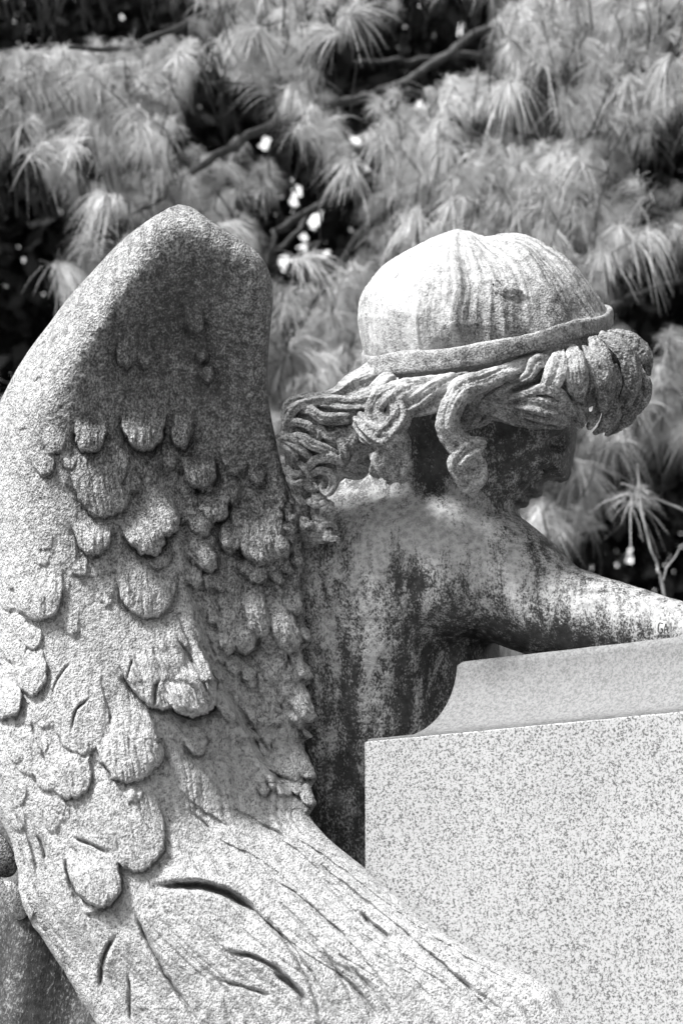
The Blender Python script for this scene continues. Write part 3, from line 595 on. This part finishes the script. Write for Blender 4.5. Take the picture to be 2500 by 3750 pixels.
for i in range(46):
    v0 = fillr.uniform(2020, 3050); cxx = np.interp(v0, [p[1] for p in CR], [p[0] for p in CR]); u0 = fillr.uniform(20, .78*min(cxx, 760))
    lobe(u0, v0, 84-14*(v0-1500)/1500+fillr.uniform(-10, 10), fillr.uniform(90, 190), fillr.uniform(60, 120), fillr.uniform(4, 9), c=.8)
for i in range(16): lobe(rl.uniform(1010, 1150), rl.uniform(1800, 1960), rl.uniform(20, 80), rl.uniform(40, 80), rl.uniform(30, 60), rl.uniform(10, 24))
# only carve where no lobe lies on top
Z = Z+CARVE*ss(14, 0, B-Z)
GROOVES = [([(570, 3248), (690, 3240), (800, 3258), (880, 3300), (945, 3345)], 15, 46), ([(490, 3330), (520, 3400), (560, 3480), (620, 3590), (680, 3680), (730, 3760)], 9, 17), ([(425, 3430), (392, 3480), (372, 3550), (368, 3620)], 8, 22),
 ([(268, 3068), (330, 3092), (405, 3130)], 7, 17), ([(262, 2425), (215, 2480), (190, 2550)], 4.5, 8), ([(330, 2558), (282, 2600), (258, 2675)], 5, 13), ([(490, 2408), (475, 2450), (464, 2492)], 4.5, 9), ([(586, 2485), (566, 2535), (568, 2595)], 6.5, 16),
 ([(135, 3060), (158, 3110), (165, 3150)], 6, 15), ([(240, 3140), (246, 3200), (262, 3260)], 6, 12), ([(470, 3560), (476, 3650), (480, 3760)], 6, 9), ([(560, 2700), (600, 2760), (625, 2830)], 6, 6), ([(110, 2640), (150, 2740), (190, 2830)], 7, 8),
 ([(40, 2960), (110, 3080), (140, 3230)], 8, 10), ([(90, 3260), (150, 3370), (210, 3470), (300, 3600)], 9, 14), ([(60, 3040), (110, 3200), (190, 3350), (300, 3500)], 8, 8), ([(930, 3330), (1010, 3400), (1090, 3520), (1150, 3640), (1180, 3760)], 9, 12),
 ([(980, 3280), (1080, 3360), (1180, 3480), (1260, 3600), (1320, 3750)], 9, 12), ([(1100, 3160), (1230, 3270), (1350, 3400), (1420, 3470)], 9, 10), ([(1310, 3340), (1380, 3400), (1440, 3450)], 10, 26), ([(1000, 3560), (1080, 3620), (1130, 3680)], 11, 24),
 ([(820, 3480), (940, 3510), (1040, 3570), (1100, 3650)], 8, 14), ([(800, 3590), (900, 3620), (1000, 3650)], 7, 10), ([(960, 3020), (1010, 3045), (1040, 3070)], 7, 14), ([(690, 2970), (740, 3010), (780, 3050)], 6, 8), ([(1240, 3560), (1330, 3660), (1400, 3750)], 8, 14),
 ([(640, 2330), (720, 2450), (770, 2570)], 7, 12), ([(700, 2300), (780, 2440), (850, 2560), (930, 2680)], 7, 10), ([(730, 2200), (760, 2330), (800, 2440)], 6, 8), ([(860, 2560), (940, 2690), (1010, 2790)], 6, 9),
 ([(440, 1800), (465, 1740), (480, 1690)], 6, 8), ([(535, 1500), (525, 1540), (515, 1570)], 3, 6), ([(250, 1135), (262, 1170)], 5, 8), ([(0, 1395), (30, 1350), (52, 1330)], 5, 6), ([(1330, 3430), (1480, 3560), (1620, 3700)], 9, 9), ([(1500, 3430), (1700, 3600), (1880, 3740)], 9, 8), ([(1180, 3430), (1300, 3560), (1400, 3680), (1480, 3800)], 8, 9)]
for (P, w, dp) in GROOVES:
    pa = np.array(P); lo = np.searchsorted(vr, pa[:, 1].min()-70); hi = np.searchsorted(vr, pa[:, 1].max()+70)
    d, t = line_d(P, U[lo:hi]+WX[lo:hi]*.5, Vv[lo:hi]+WY[lo:hi]*.5); taper = ss(0, .25, t)*ss(1, .75, t)*.9+.1
    Z[lo:hi] += dp*1.9*taper*np.exp(-(d/(w*.85))**2)-dp*.12*taper*np.exp(-((d-w*2.3)/(w*1.3))**2)
STEPS = [([(575, 3240), (700, 3238), (820, 3262), (930, 3335), (1050, 3440), (1160, 3590), (1230, 3760)], 24, -1), ([(490, 3320), (530, 3420), (600, 3560), (690, 3690), (760, 3800)], 16, -1), ([(800, 3480), (950, 3510), (1060, 3590), (1130, 3700), (1160, 3800)], 18, -1),
 ([(980, 3200), (1120, 3300), (1260, 3430), (1400, 3600), (1500, 3780)], 15, -1), ([(1150, 3150), (1330, 3290), (1500, 3430), (1680, 3580), (1850, 3760)], 15, -1), ([(1050, 3050), (1180, 3130), (1340, 3250), (1500, 3370), (1700, 3500), (1950, 3640)], 12, -1),
 ([(250, 3140), (290, 3280), (330, 3420), (380, 3560), (470, 3760)], 13, -1), ([(840, 2950), (960, 3020), (1080, 3110), (1200, 3220)], 11, -1), ([(160, 2960), (170, 3080), (215, 3220), (270, 3360)], 11, -1), ([(760, 3060), (880, 3110), (1000, 3180), (1100, 3270), (1180, 3370)], 9, -1), ([(640, 2880), (730, 2960), (850, 3040)], 9, -1)]
for (P, hgt, sd) in STEPS:                              # overlapping edges of the long flight feathers
    Pc_ = catmull(P, 6); lo = np.searchsorted(vr, Pc_[:, 1].min()-90); hi = np.searchsorted(vr, Pc_[:, 1].max()+90); u = U[lo:hi]+WX[lo:hi]*.8; v = Vv[lo:hi]+WY[lo:hi]*.8
    bd = np.full(u.shape, 1e9); sg = np.zeros(u.shape); tt = np.zeros(u.shape)
    for i in range(len(Pc_)-1):
        a, e = Pc_[i], Pc_[i+1]-Pc_[i]; t = np.clip(((u-a[0])*e[0]+(v-a[1])*e[1])/(e@e), 0, 1); dx = u-a[0]-t*e[0]; dy = v-a[1]-t*e[1]; q = np.hypot(dx, dy)
        m = q < bd; bd = np.where(m, q, bd); sg = np.where(m, e[0]*dy-e[1]*dx, sg); tt = np.where(m, (i+t)/(len(Pc_)-1), tt)
    dd = bd*np.sign(sg)*sd; tp = ss(0, .15, tt)*ss(1, .85, tt)
    Z[lo:hi] -= hgt*tp*(ss(-2, 5, dd)*np.exp(-np.clip(dd, 0, 500)/55)-.35*ss(-22, -2, dd)*(dd < 0))*(bd < 300)
# barb striations following the feathers, and cast-surface grain
X2 = Sx*(rxs-lxs)[:, None]
stri = fbm(X2/11+WX*.2, Vv/150, 0, 101, 2)*2.2*ss(2700, 3300, Vv)+fbm(Sx*70, Vv/420, 0, 102, 2)*4.5*ss(2600, 3300, Vv)+(np.abs(fbm(Sx*13+.2*fbm(U/200, Vv/200, 0, 107, 2), Vv/1100, 0, 104, 2))**.6*-34+14)*ss(2650, 3400, Vv)+(np.abs(fbm(Sx*40, Vv/500, 0, 108, 2))**.6*-14+5)*ss(2100, 3200, Vv)
Z = Z+stri*ss(0, 40, np.minimum(dL, dR))+fbm(U/13, Vv/13, 0, 103, 2)*1.5+fbm(U/30, Vv/30, 0, 105, 2)*2.4
# patina amount (pale crust: thick on the long feathers and the leading edge, thin in the hollow of the upper wing)
wp = .40+.66*ss(1450, 2750, Vv+(350-U)*.45)+.32*ss(260, 40, dL)*ss(700, 1000, Vv)+.10*fbm(U/90, Vv/120, 0, 111, 3)+.20*fbm(U/22, Vv/230, 0, 112, 3)*ss(2100, 1400, Vv)
wp = wp-blob(U, Vv, 560, 1130, 300, 300, .17)-blob(U, Vv, 800, 1300, 260, 330, .10)-blob(U, Vv, 1000, 2250, 190, 420, .02)-blob(U, Vv, 650, 2760, 170, 80, .10)+blob(U, Vv, 620, 790, 140, 40, .25)+blob(U, Vv, 905, 920, 80, 40, .2)
wp = wp+blob(U, Vv, 1020, 2800, 110, 120, .35)+blob(U, Vv, 540, 1580, 110, 90, .10)+.10*ss(10, 45, B-Z)
wp = np.where(wp > .6, .6+.30*np.tanh((wp-.6)/.30), wp)
Fr = sc_at(U, Vv, Z); nr = len(vr)
qf = grid_quads(nr, nc)[:, ::-1]
# back of the wing: coarser sheet, thickest along the leading edge
ri = np.unique(np.concatenate([np.arange(0, nr, 8), [nr-1]])); ci = np.unique(np.concatenate([np.arange(0, nc, 12), [nc-1]]))
Ub = U[np.ix_(ri, ci)]; Vb = Vv[np.ix_(ri, ci)]; eb = np.minimum(dL, dR)[np.ix_(ri, ci)]; Zb = B[np.ix_(ri, ci)]*0+np.interp(vr, Rw[:, 0], Rw[:, 1:].mean(1))[ri][:, None]
edge = B[np.ix_(ri, ci)]; th_ = np.interp(Vb, [747, 1200, 2400, 3000, 4400], [120, 200, 170, 110, 60])
Zb = edge+ss(0, 160, eb)*th_+4*(eb < 1); Zb[:, 0] = Z[ri, 0]; Zb[:, -1] = Z[ri, -1]
Bk = sc_at(Ub, Vb, Zb); qb = grid_quads(len(ri), len(ci), off=nr*nc)
make_mesh('wing', np.concatenate([Fr.reshape(-1, 3), Bk.reshape(-1, 3)]), np.concatenate([qf, qb]), M_WING, angel, {'patina': np.concatenate([wp.ravel(), np.full(Bk.size//3, .6)])})

# small feather tips showing behind the wing's lower left edge
def slab(poly, z0, zt, dome, mat, name, pat):
    poly = catmull(poly+[poly[0]], 5)[:-1]; c = poly.mean(0); rings = [1, .97, .85, .6, .3, .02]; V = []; n = len(poly)
    for s_, zz in [(1, zt*.5)]+[(r, zt*.5-(1-r**2)**.5*dome) for r in rings]: V.append(np.column_stack([c+(poly-c)*s_, np.full(n, z0+zz)]))
    V = np.concatenate([np.column_stack([c+(poly-c)*.02, np.full(n, z0+zt)]), np.column_stack([poly, np.full(n, z0+zt)])]+V)
    V[:, 2] += fbm(V[:, 0]/20, V[:, 1]/20, 0, 7, 2)*2
    return make_mesh(name, sc_at(*V.T), grid_quads(len(V)//n, n, wrap=True), mat, angel, {'patina': np.full(len(V), pat)})
slab([(-60, 3110), (0, 3215), (55, 3235), (95, 3300), (100, 3352), (62, 3368), (20, 3310), (-30, 3230)], -330, 40, 22, M_WING, 'feather_tip', .8)
slab([(-90, 3000), (10, 3060), (62, 3150), (55, 3200), (10, 3215), (-60, 3180)], -290, 60, 24, M_WING, 'feather_tip', .42)

# ---- robe below the waist
nr_, nt_ = 150, 220; y_ = np.linspace(0, 1, nr_)[:, None]; a_ = np.linspace(0, 2*np.pi, nt_, endpoint=False)[None, :]
cen = sc_at(640, 3500, 420); zt_, zb_ = cen[2]+.26, .56
rr = .36+.30*y_**1.2+.012*np.sin(a_*9+2*np.sin(y_*5))+.02*np.sin(a_*23+4*y_)*(.4+y_)+.025*fbm(a_*6, y_*3, 0, 121, 3)
rr = rr*ss(-.02, .16, y_)**.5
RX = cen[0]-.02+rr*1.15*np.cos(a_); RY = cen[1]+.06+rr*.85*np.sin(a_); RZ = zt_+(zb_-zt_)*y_+.01*np.sin(a_*5)+0*a_
rob = make_mesh('robe', np.stack([RX, RY, RZ], -1), grid_quads(nr_, nt_, wrap=True), M_ROBE, angel, {'patina': .20+.16*fbm(a_*30, y_*4, 0, 122, 3)+.5*np.exp(-((np.sin(a_*9+2*np.sin(y_*5))-1)/.02)**2)})

# ---- founder's stamp on the upper arm: raised worn square with a cut monogram
def arm_surface(px, py):
    d = np.hypot(BODYV[:, 0]-px, BODYV[:, 1]-py)+np.where(BODYN[:, 2] < -.1, 0, 500); i = np.argsort(d)[:12]; return BODYV[i, 2].mean()
bgm = Bag()
def plate(x0, y0, x1, y1, lift, bag, n=5):
    gx, gy = np.meshgrid(np.linspace(x0, x1, n), np.linspace(y0, y1, n)); zz = np.array([[arm_surface(a, b) for a, b in zip(r, s)] for r, s in zip(gx, gy)])
    e = np.zeros_like(zz); e[1:-1, 1:-1] = lift; e = np.where(e == 0, -2, e)
    bag.add(sc_at(gx, gy, zz-e), grid_quads(n, n))
plate(2399, 2270, 2457, 2332, 4.0, bgm, 9)
V_, Q_ = np.concatenate(bgm.v), np.concatenate(bgm.f)
mk = make_mesh('founder_stamp', V_, Q_, M_BODY, angel, {'patina': np.full(len(V_), .85)})
bgl = Bag()
def stroke(P, w=4.6):
    for (ax, ay), (bx, by) in zip(P[:-1], P[1:]):
        dx, dy = bx-ax, by-ay; L = math.hypot(dx, dy); nx, ny = -dy/L*w/2, dx/L*w/2
        z1, z2 = arm_surface(ax, ay)-5.2, arm_surface(bx, by)-5.2
        top = [(ax+nx, ay+ny, z1), (bx+nx, by+ny, z2), (bx-nx, by-ny, z2), (ax-nx, ay-ny, z1)]; bot = [(p[0], p[1], p[2]+5) for p in top]
        bgl.add(sc_at(*np.array(top+bot).T), np.array([[0, 1, 2, 3], [7, 6, 5, 4], [0, 4, 5, 1], [1, 5, 6, 2], [2, 6, 7, 3], [3, 7, 4, 0]]))
stroke([(2426, 2284), (2414, 2281), (2409, 2292), (2409, 2312), (2416, 2318), (2424, 2316), (2425, 2304), (2418, 2303)])
stroke([(2430, 2318), (2437, 2284), (2445, 2318)]); stroke([(2432, 2306), (2443, 2306)])
bgl.build('monogram', M_MARK, mk, smooth=False)

# ------------------------------------------------------------------ granite block
grn = root('granite_block', 'large pale speckled granite block with a hollow moulded top edge under the angel\'s arm', 'monument')
A0 = at(1331, 2716, 2.335); ex = np.array([math.cos(math.radians(30)), -math.sin(math.radians(30)), 0]); iy = np.array([math.sin(math.radians(30)), math.cos(math.radians(30)), 0])
LX, LY = 2.2, 0.75                       # length, depth
CW, CH = .088, .094                      # cove width and height
def ring(inset, z, r=.004):
    K = []
    for (sx, sy, q) in ((0, 0, 0), (1, 0, 1), (1, 1, 2), (0, 1, 3)):
        for t in (0, .5, 1):
            a = (q*90+180+t*90)*math.pi/180; cx = (inset+r) if sx == 0 else LX-inset-r; cy = (inset+r) if sy == 0 else LY-inset-r
            K.append((cx+r*math.cos(a), cy+r*math.sin(a)))
    P = []
    for i in range(12):
        a, b = np.array(K[i]), np.array(K[(i+1) % 12]); n = 120 if i % 3 == 2 else 1
        for k in range(n): P.append(a+(b-a)*k/n)
    P = np.array(P); w = fbm(P[:, 0]/.03, P[:, 1]/.03, 0, 301, 4)*.0009+np.minimum(0, fbm(P[:, 0]/.011, P[:, 1]/.011, 0, 302, 2)+.45)*.004
    c = np.array([LX/2, LY/2]); d = np.sign(P-c); on = np.array([np.minimum(P[:, 0]-inset, LX-inset-P[:, 0]) < .006, np.minimum(P[:, 1]-inset, LY-inset-P[:, 1]) < .006]).T
    P = P+d*on*w[:, None]*(1 if 0 < inset < .006 or inset > CW-.004 else .25)
    return A0*[1, 1, 0]+ex*P[:, :1]+iy*P[:, 1:]+np.array([0, 0, 1])*(z+.3*w[:, None]*(inset > 0))
def loft(rings, name, mat, capt=False, capb=False):
    n = len(rings[0]); V = np.concatenate(rings); Fq = grid_quads(len(rings), n, wrap=True)
    o = make_mesh(name, V, Fq, mat, grn, smooth=False)
    if capt:
        import bmesh
        bm = bmesh.new(); bm.from_mesh(o.data); bm.verts.ensure_lookup_table(); bm.faces.new([bm.verts[len(V)-n+i] for i in range(n)]); bm.to_mesh(o.data); bm.free()
    return o
zt = A0[2]
def densify(a, b, k): return [a+(b-a)*t for t in np.linspace(0, 1, k)]
loft([ring(0, .50), ring(0, zt-.0022), ring(.0007, zt-.0006), ring(.0018, zt)], 'dressed_block', M_GRAN, True)
rr_ = [ring(.0020, zt+.0004)]
for t in np.linspace(0, 1, 26):
    a = t*math.pi/2*.93; ins = .003+.024*min(1, t*5)*1+(CW-.030)*math.sin(a)/math.sin(math.pi/2*.93); hz = .003+.004*min(1, t*5)+CH*(1-math.cos(a))/(1-math.cos(math.pi/2*.93))
    rr_.append(ring(ins, zt+hz))
hl = CH+.007; rr_ += [ring(CW-.001, zt+hl+.002), ring(CW+.002, zt+hl+.005), ring(CW+.006, zt+hl+.006)]
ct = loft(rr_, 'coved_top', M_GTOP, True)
for p in ct.data.polygons: p.use_smooth = True if p.index < 488*26 else False
pl = root('stone_plinth', 'broad granite plinth that carries both the angel and the block', 'plinth')
cz = Bag()
def boxv(x0, x1, y0, y1, z0, z1, b=.02):
    P = lambda i, z: [(x0+i, y0+i, z), (x1-i, y0+i, z), (x1-i, y1-i, z), (x0+i, y1-i, z)]
    V = np.array(P(0, z0)+P(0, z1-b)+P(b, z1)); F_ = grid_quads(3, 4, wrap=True); return V, np.concatenate([F_, [[8, 9, 10, 11]]])
cz.add(*boxv(-1.4, 3.0, 1.2, 4.2, .30, .52)); cz.build('upper_step', M_GRAN, pl, False)
cz = Bag(); cz.add(*boxv(-1.7, 3.3, .9, 4.5, 0, .299)); cz.build('lower_step', M_GRAN, pl, False)
# ground
gx = np.linspace(-120, 120, 80); GX, GY = np.meshgrid(gx, gx+60); gd = make_mesh('ground', np.stack([GX, GY, .15*fbm(GX/15, GY/15, 0, 5, 3)*ss(5, 15, np.hypot(GX, GY-2))-.002], -1), grid_quads(80, 80), M_GROUND); gd['kind'] = 'structure'

# ------------------------------------------------------------------ pine behind the statue
rng = np.random.default_rng(11)
def needle_tufts(P, axis, Ln, npt, width, droop):
    """many soft needles from each twig tip; returns verts, quads"""
    n = len(P); k = npt; m = n*k
    base = np.repeat(P, k, 0); ax = np.repeat(axis, k, 0); L = np.repeat(Ln, k)*rng.uniform(.7, 1.08, m)
    base = base-ax*(rng.uniform(0, 1, m)**1.2*np.repeat(Ln, k)*.55)[:, None]
    d = ax*.95+rng.normal(0, .50, (m, 3)); d /= np.linalg.norm(d, axis=1)[:, None]
    clump = np.repeat(rng.normal(0, .10, (n, 3)), k, 0); d = d+clump
    side = np.cross(d, rng.normal(0, 1, (m, 3))); side /= np.linalg.norm(side, axis=1)[:, None]
    dr = np.repeat(droop, k)*rng.uniform(.7, 1.3, m); rows = []
    for t, w in ((0, .7), (.35, 1), (.7, .85), (1, .15)):
        c = base+d*(L*t)[:, None]; c[:, 2] -= dr*L*t*t
        rows += [c-side*width*w*.5, c+side*width*w*.5]
    V = np.stack(rows, 1).reshape(-1, 3); o = np.arange(m)[:, None]*8
    Q = np.concatenate([o+np.array([0, 1, 3, 2]), o+np.array([2, 3, 5, 4]), o+np.array([4, 5, 7, 6])])
    return V, Q
# dark openings between the boughs: (cx, cy, rx, ry)
GAPS = [(150, 60, 330, 130), (480, 40, 200, 110), (60, 1000, 190, 330), (200, 1200, 120, 160), (830, 430, 170, 95), (1480, 190, 250, 130), (1660, 90, 150, 100), (1880, 480, 150, 85), (2440, 590, 130, 100), (1150, 830, 150, 190), (1060, 960, 110, 120),
        (2440, 1080, 160, 150), (2420, 1960, 190, 250), (2180, 2080, 170, 90), (2330, 1250, 60, 90), (1300, 300, 100, 80), (1330, 700, 70, 80), (350, 640, 60, 60), (1000, 530, 60, 50), (2280, 720, 60, 60), (1620, 640, 50, 60), (1290, 470, 60, 90)]
SKYG = [(1155, 800, 34, 52), (1115, 895, 30, 36), (1190, 905, 24, 40), (1075, 760, 20, 30), (975, 530, 30, 40), (1680, 100, 26, 40), (1640, 75, 30, 14), (60, 60, 26, 16), (450, 60, 24, 16), (1540, 380, 24, 56), (2330, 1500, 20, 20), (1040, 960, 30, 40), (1090, 700, 30, 40)]
def ing(x, y, G, s=1.0):
    r = np.zeros(x.shape, bool)
    for (cx, cy, a, b) in G: r |= ((x-cx)/(a*s))**2+((y-cy)/(b*s))**2 < 1
    return r
pine = root('pine_tree', 'tall soft needled pine whose drooping boughs fill the view behind the angel', 'tree')
# limbs (x, y, distance, radius in mm)
TR = (1960, 7.6)
trunk = []
for t in np.linspace(0, 1, 14):
    p = at(1960, 1800, 7.6); zz = -.1+t*11; trunk.append((p[0]+.05*math.sin(zz), p[1]+.04*math.cos(zz*1.3), zz, .19*(1-.6*t)))
tr = np.array(trunk); Vt, Qt = sweep(tr[:, :3], tr[:, 3], 18); make_mesh('trunk', Vt, Qt, M_BARK, pine)
LIMBS = [[(1960, 40, 7.5, 45), (1750, 120, 7.0, 34), (1600, 215, 6.6, 28), (1470, 310, 6.2, 22), (1340, 360, 6.0, 15), (1180, 380, 5.8, 9)], [(1960, 250, 7.5, 30), (1700, 200, 7.0, 16), (1500, 215, 6.8, 12), (1300, 230, 6.5, 8)],
 [(1960, 900, 7.5, 40), (1700, 700, 7.0, 26), (1400, 640, 6.4, 20), (1150, 760, 6.0, 15), (1010, 860, 5.8, 13), (960, 1000, 5.7, 8)], [(1960, 500, 7.5, 40), (1500, 340, 6.2, 26), (1200, 380, 5.7, 20), (950, 480, 5.4, 17), (780, 580, 5.2, 14), (600, 700, 5.1, 9), (480, 790, 5.0, 5)],
 [(1150, 760, 6.0, 12), (1060, 900, 5.9, 10), (900, 960, 5.8, 8), (760, 980, 5.7, 5)], [(1180, 380, 5.8, 9), (1050, 330, 5.6, 8), (800, 300, 5.3, 7), (500, 260, 5.2, 6), (200, 300, 5.1, 4)], [(1960, 700, 7.5, 38), (2100, 500, 6.8, 20), (2300, 420, 6.0, 14), (2500, 330, 5.4, 10)],
 [(1960, 1000, 7.5, 38), (2150, 800, 6.6, 20), (2330, 760, 5.8, 14), (2560, 840, 5.2, 10)], [(1960, 1200, 7.5, 38), (1900, 800, 6.2, 22), (1700, 560, 5.6, 14), (1620, 500, 5.3, 8)], [(1960, 1400, 7.5, 34), (2200, 1150, 6.4, 18), (2350, 1060, 5.8, 12), (2550, 1010, 5.4, 9)],
 [(1960, 1500, 7.5, 34), (2200, 1450, 6.2, 16), (2400, 1420, 5.4, 10), (2520, 1450, 5.1, 6)], [(1960, -200, 7.5, 40), (1400, -150, 6.0, 24), (900, 0, 5.4, 16), (500, 160, 5.2, 10), (100, 180, 5.0, 6)], [(1500, 640, 6.3, 14), (1300, 900, 5.6, 12), (1120, 1150, 5.2, 9), (1020, 1350, 5.0, 5)],
 [(1960, -100, 7.5, 30), (2200, 20, 6.3, 16), (2450, 60, 5.6, 10)]]
for lb in LIMBS:
    P = np.array(lb, float); P = np.stack([np.interp(np.linspace(0, len(P)-1, len(P)*6), np.arange(len(P)), P[:, c]) for c in range(4)], 1); w = at(P[:, 0], P[:, 1], P[:, 2]); w = w+np.stack([fbm(np.arange(len(P))/2.2, 0*P[:, 0]+i, 0, 7+len(lb), 3)*.018 for i in range(3)], 1)
    v, q = sweep(w, np.minimum(P[:, 3], 18)*.0008, 7); make_mesh('branch', v, q, M_BARK, pine)
# tufts
tx, ty, tD, tl = [], [], [], []
def scatter(n, x0, x1, y0, y1, d0, d1, gap=1.0, L=(.07, .10)):
    x = rng.uniform(x0, x1, n); y = rng.uniform(y0, y1, n); ok = ~ing(x, y, GAPS, gap)
    x = x[ok]; y = y[ok]; tx.append(x); ty.append(y); tD.append(rng.uniform(d0, d1, len(x))); tl.append(rng.uniform(L[0], L[1], len(x)))
# boughs: rows of tufts that hang along gently falling lines
for i in range(440):
    x0 = rng.uniform(-250, 2650); y0 = rng.uniform(-250, 2150); sl_ = rng.choice([-1, 1])*rng.uniform(.15, .5); n = rng.integers(5, 10); D = rng.uniform(4.9, 6.1)
    x = x0+np.linspace(-260, 260, n)+rng.normal(0, 22, n); y = y0+(x-x0)*sl_+np.abs(x-x0)*.12+rng.normal(0, 22, n); ok = ~ing(x, y+50, GAPS, 1.3)
    tx.append(x[ok]); ty.append(y[ok]); tD.append(np.full(ok.sum(), D)+rng.normal(0, .12, ok.sum())); tl.append(rng.uniform(.06, .09, ok.sum()))
scatter(240, -250, 2750, -250, 2200, 5.6, 6.4, 1.25)
HERO = [(1900, 60), (1985, 110), (1900, 190), (2010, 210), (1960, 20), (130, 235), (330, 300), (480, 380), (580, 280), (690, 200), (150, 560), (330, 480), (500, 430), (380, 740), (320, 900), (600, 540), (1180, 130), (1330, 60), (950, 310), (1200, 470), (1620, 570), (1800, 560), (1960, 720), (2060, 400), (2180, 270), (1860, 330), (2300, 330), (2420, 260), (2110, 620),
        (1600, 480), (2000, 860), (2150, 800), (2260, 860), (2330, 700), (1650, 760), (1530, 800), (1280, 620), (1100, 1250), (1180, 1330), (1060, 1100), (1250, 1050), (1330, 1010), (1100, 1430), (2380, 1480), (2280, 1640), (2150, 1760), (2210, 1560), (2420, 1380), (1980, 1890), (2330, 1830), (1130, 980), (240, 1010),
        (2270, 930), (2380, 880), (2200, 920), (1560, 1600)]
H = np.array(HERO, float); tx.append(H[:, 0]); ty.append(H[:, 1]-30); tD.append(rng.uniform(4.5, 5.0, len(H))); tl.append(np.full(len(H), .105))
tx = np.concatenate(tx); ty = np.concatenate(ty); tD = np.concatenate(tD); tl = np.concatenate(tl)
P = at(tx, ty, tD); n = len(P)
axis = np.stack([rng.normal(0, .55, n), rng.normal(-.34, .38, n), rng.normal(.34, .35, n)], 1); axis /= np.linalg.norm(axis, axis=1)[:, None]
Vn, Qn = needle_tufts(P, axis, tl, 120, .0015, rng.uniform(.55, 1.1, n))
make_mesh('crown', Vn, Qn, M_NEED, pine, smooth=False)
# twigs carrying the tufts
tw = Bag()
for i in range(0, n):
    b = P[i]-axis[i]*.10; e = b+np.array([rng.normal(0, .02), rng.uniform(.12, .3), rng.normal(-.03, .03)])
    v, q = sweep(np.array([P[i], b, (b+e)/2+rng.normal(0, .008, 3), e]), np.array([.0010, .0016, .002, .0024]), 5); tw.add(v, q)
tw.build('twigs', M_BARK, pine)
# unseen crown added above the frame to shade the wood behind
n2 = 2600; yy = rng.uniform(6.4, 9.5, n2); Pc = np.stack([rng.uniform(-5, 5, n2), yy, 1.9+yy*.66+rng.uniform(0, 1, n2)**1.5*5], 1)
ax2 = rng.normal(0, 1, (n2, 3)); ax2[:, 2] = abs(ax2[:, 2])*.3; ax2 /= np.linalg.norm(ax2, axis=1)[:, None]
Vn, Qn = needle_tufts(Pc, ax2, np.full(n2, .22), 26, .012, np.full(n2, .5)); make_mesh('shade_crown', Vn, Qn, M_NEED, pine, smooth=False)

# dead twigs at the right edge
dt = root('bare_sapling', 'thin pale leafless twigs rising at the right edge beyond the arm', 'sapling')
for lb in ([(2560, 2900, 4.3, 8), (2440, 2190, 4.3, 6), (2400, 2060, 4.3, 5), (2360, 1900, 4.3, 4.5), (2335, 1700, 4.3, 3)], [(2560, 1900, 4.35, 5), (2440, 1840, 4.33, 4), (2330, 1790, 4.3, 3), (2280, 1775, 4.3, 2)], [(2420, 2120, 4.3, 3), (2500, 2000, 4.3, 2), (2560, 1960, 4.3, 1.5)]):
    Pq = catmull(np.array(lb, float), 7); w = at(Pq[:, 0], Pq[:, 1], Pq[:, 2])+np.stack([fbm(np.arange(len(Pq))/2.2, 0*Pq[:, 0]+i, 0, 3, 2)*.006 for i in range(3)], 1); v, q = sweep(w, Pq[:, 3]*.0006, 6); make_mesh('twig', v, q, M_TWIG, dt)

# dark wood further off
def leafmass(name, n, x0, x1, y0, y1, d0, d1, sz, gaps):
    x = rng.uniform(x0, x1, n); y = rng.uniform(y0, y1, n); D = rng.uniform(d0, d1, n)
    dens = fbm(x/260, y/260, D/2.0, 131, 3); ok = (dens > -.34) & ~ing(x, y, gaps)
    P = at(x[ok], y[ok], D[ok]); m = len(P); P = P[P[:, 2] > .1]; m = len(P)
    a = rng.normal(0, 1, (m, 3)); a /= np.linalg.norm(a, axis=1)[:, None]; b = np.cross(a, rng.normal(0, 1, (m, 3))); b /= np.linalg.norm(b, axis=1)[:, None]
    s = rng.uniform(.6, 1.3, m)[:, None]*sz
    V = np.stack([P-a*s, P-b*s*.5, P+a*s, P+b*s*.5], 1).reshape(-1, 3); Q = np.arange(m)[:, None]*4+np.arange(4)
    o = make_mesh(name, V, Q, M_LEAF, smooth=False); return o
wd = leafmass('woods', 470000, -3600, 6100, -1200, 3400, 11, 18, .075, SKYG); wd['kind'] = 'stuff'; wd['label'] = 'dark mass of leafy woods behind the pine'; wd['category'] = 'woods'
for (px, D, r, lab) in ((380, 12.5, .16, 'dark bare trunk in the shade at upper left behind the pine'), (1750, 14, .14, 'slim dark trunk seen through the gap near the top centre')):
    tt = root('forest_tree', lab, 'tree', 'trees in the dark wood'); p = at(px, 1875, D); zz = np.linspace(-.1, 12, 14)
    v, q = sweep(np.stack([p[0]+.15*np.sin(zz*.5), p[1]+.1*np.cos(zz*.6), zz], 1), r*(1-.05*zz), 12); make_mesh('trunk', v, q, M_BARK, tt)
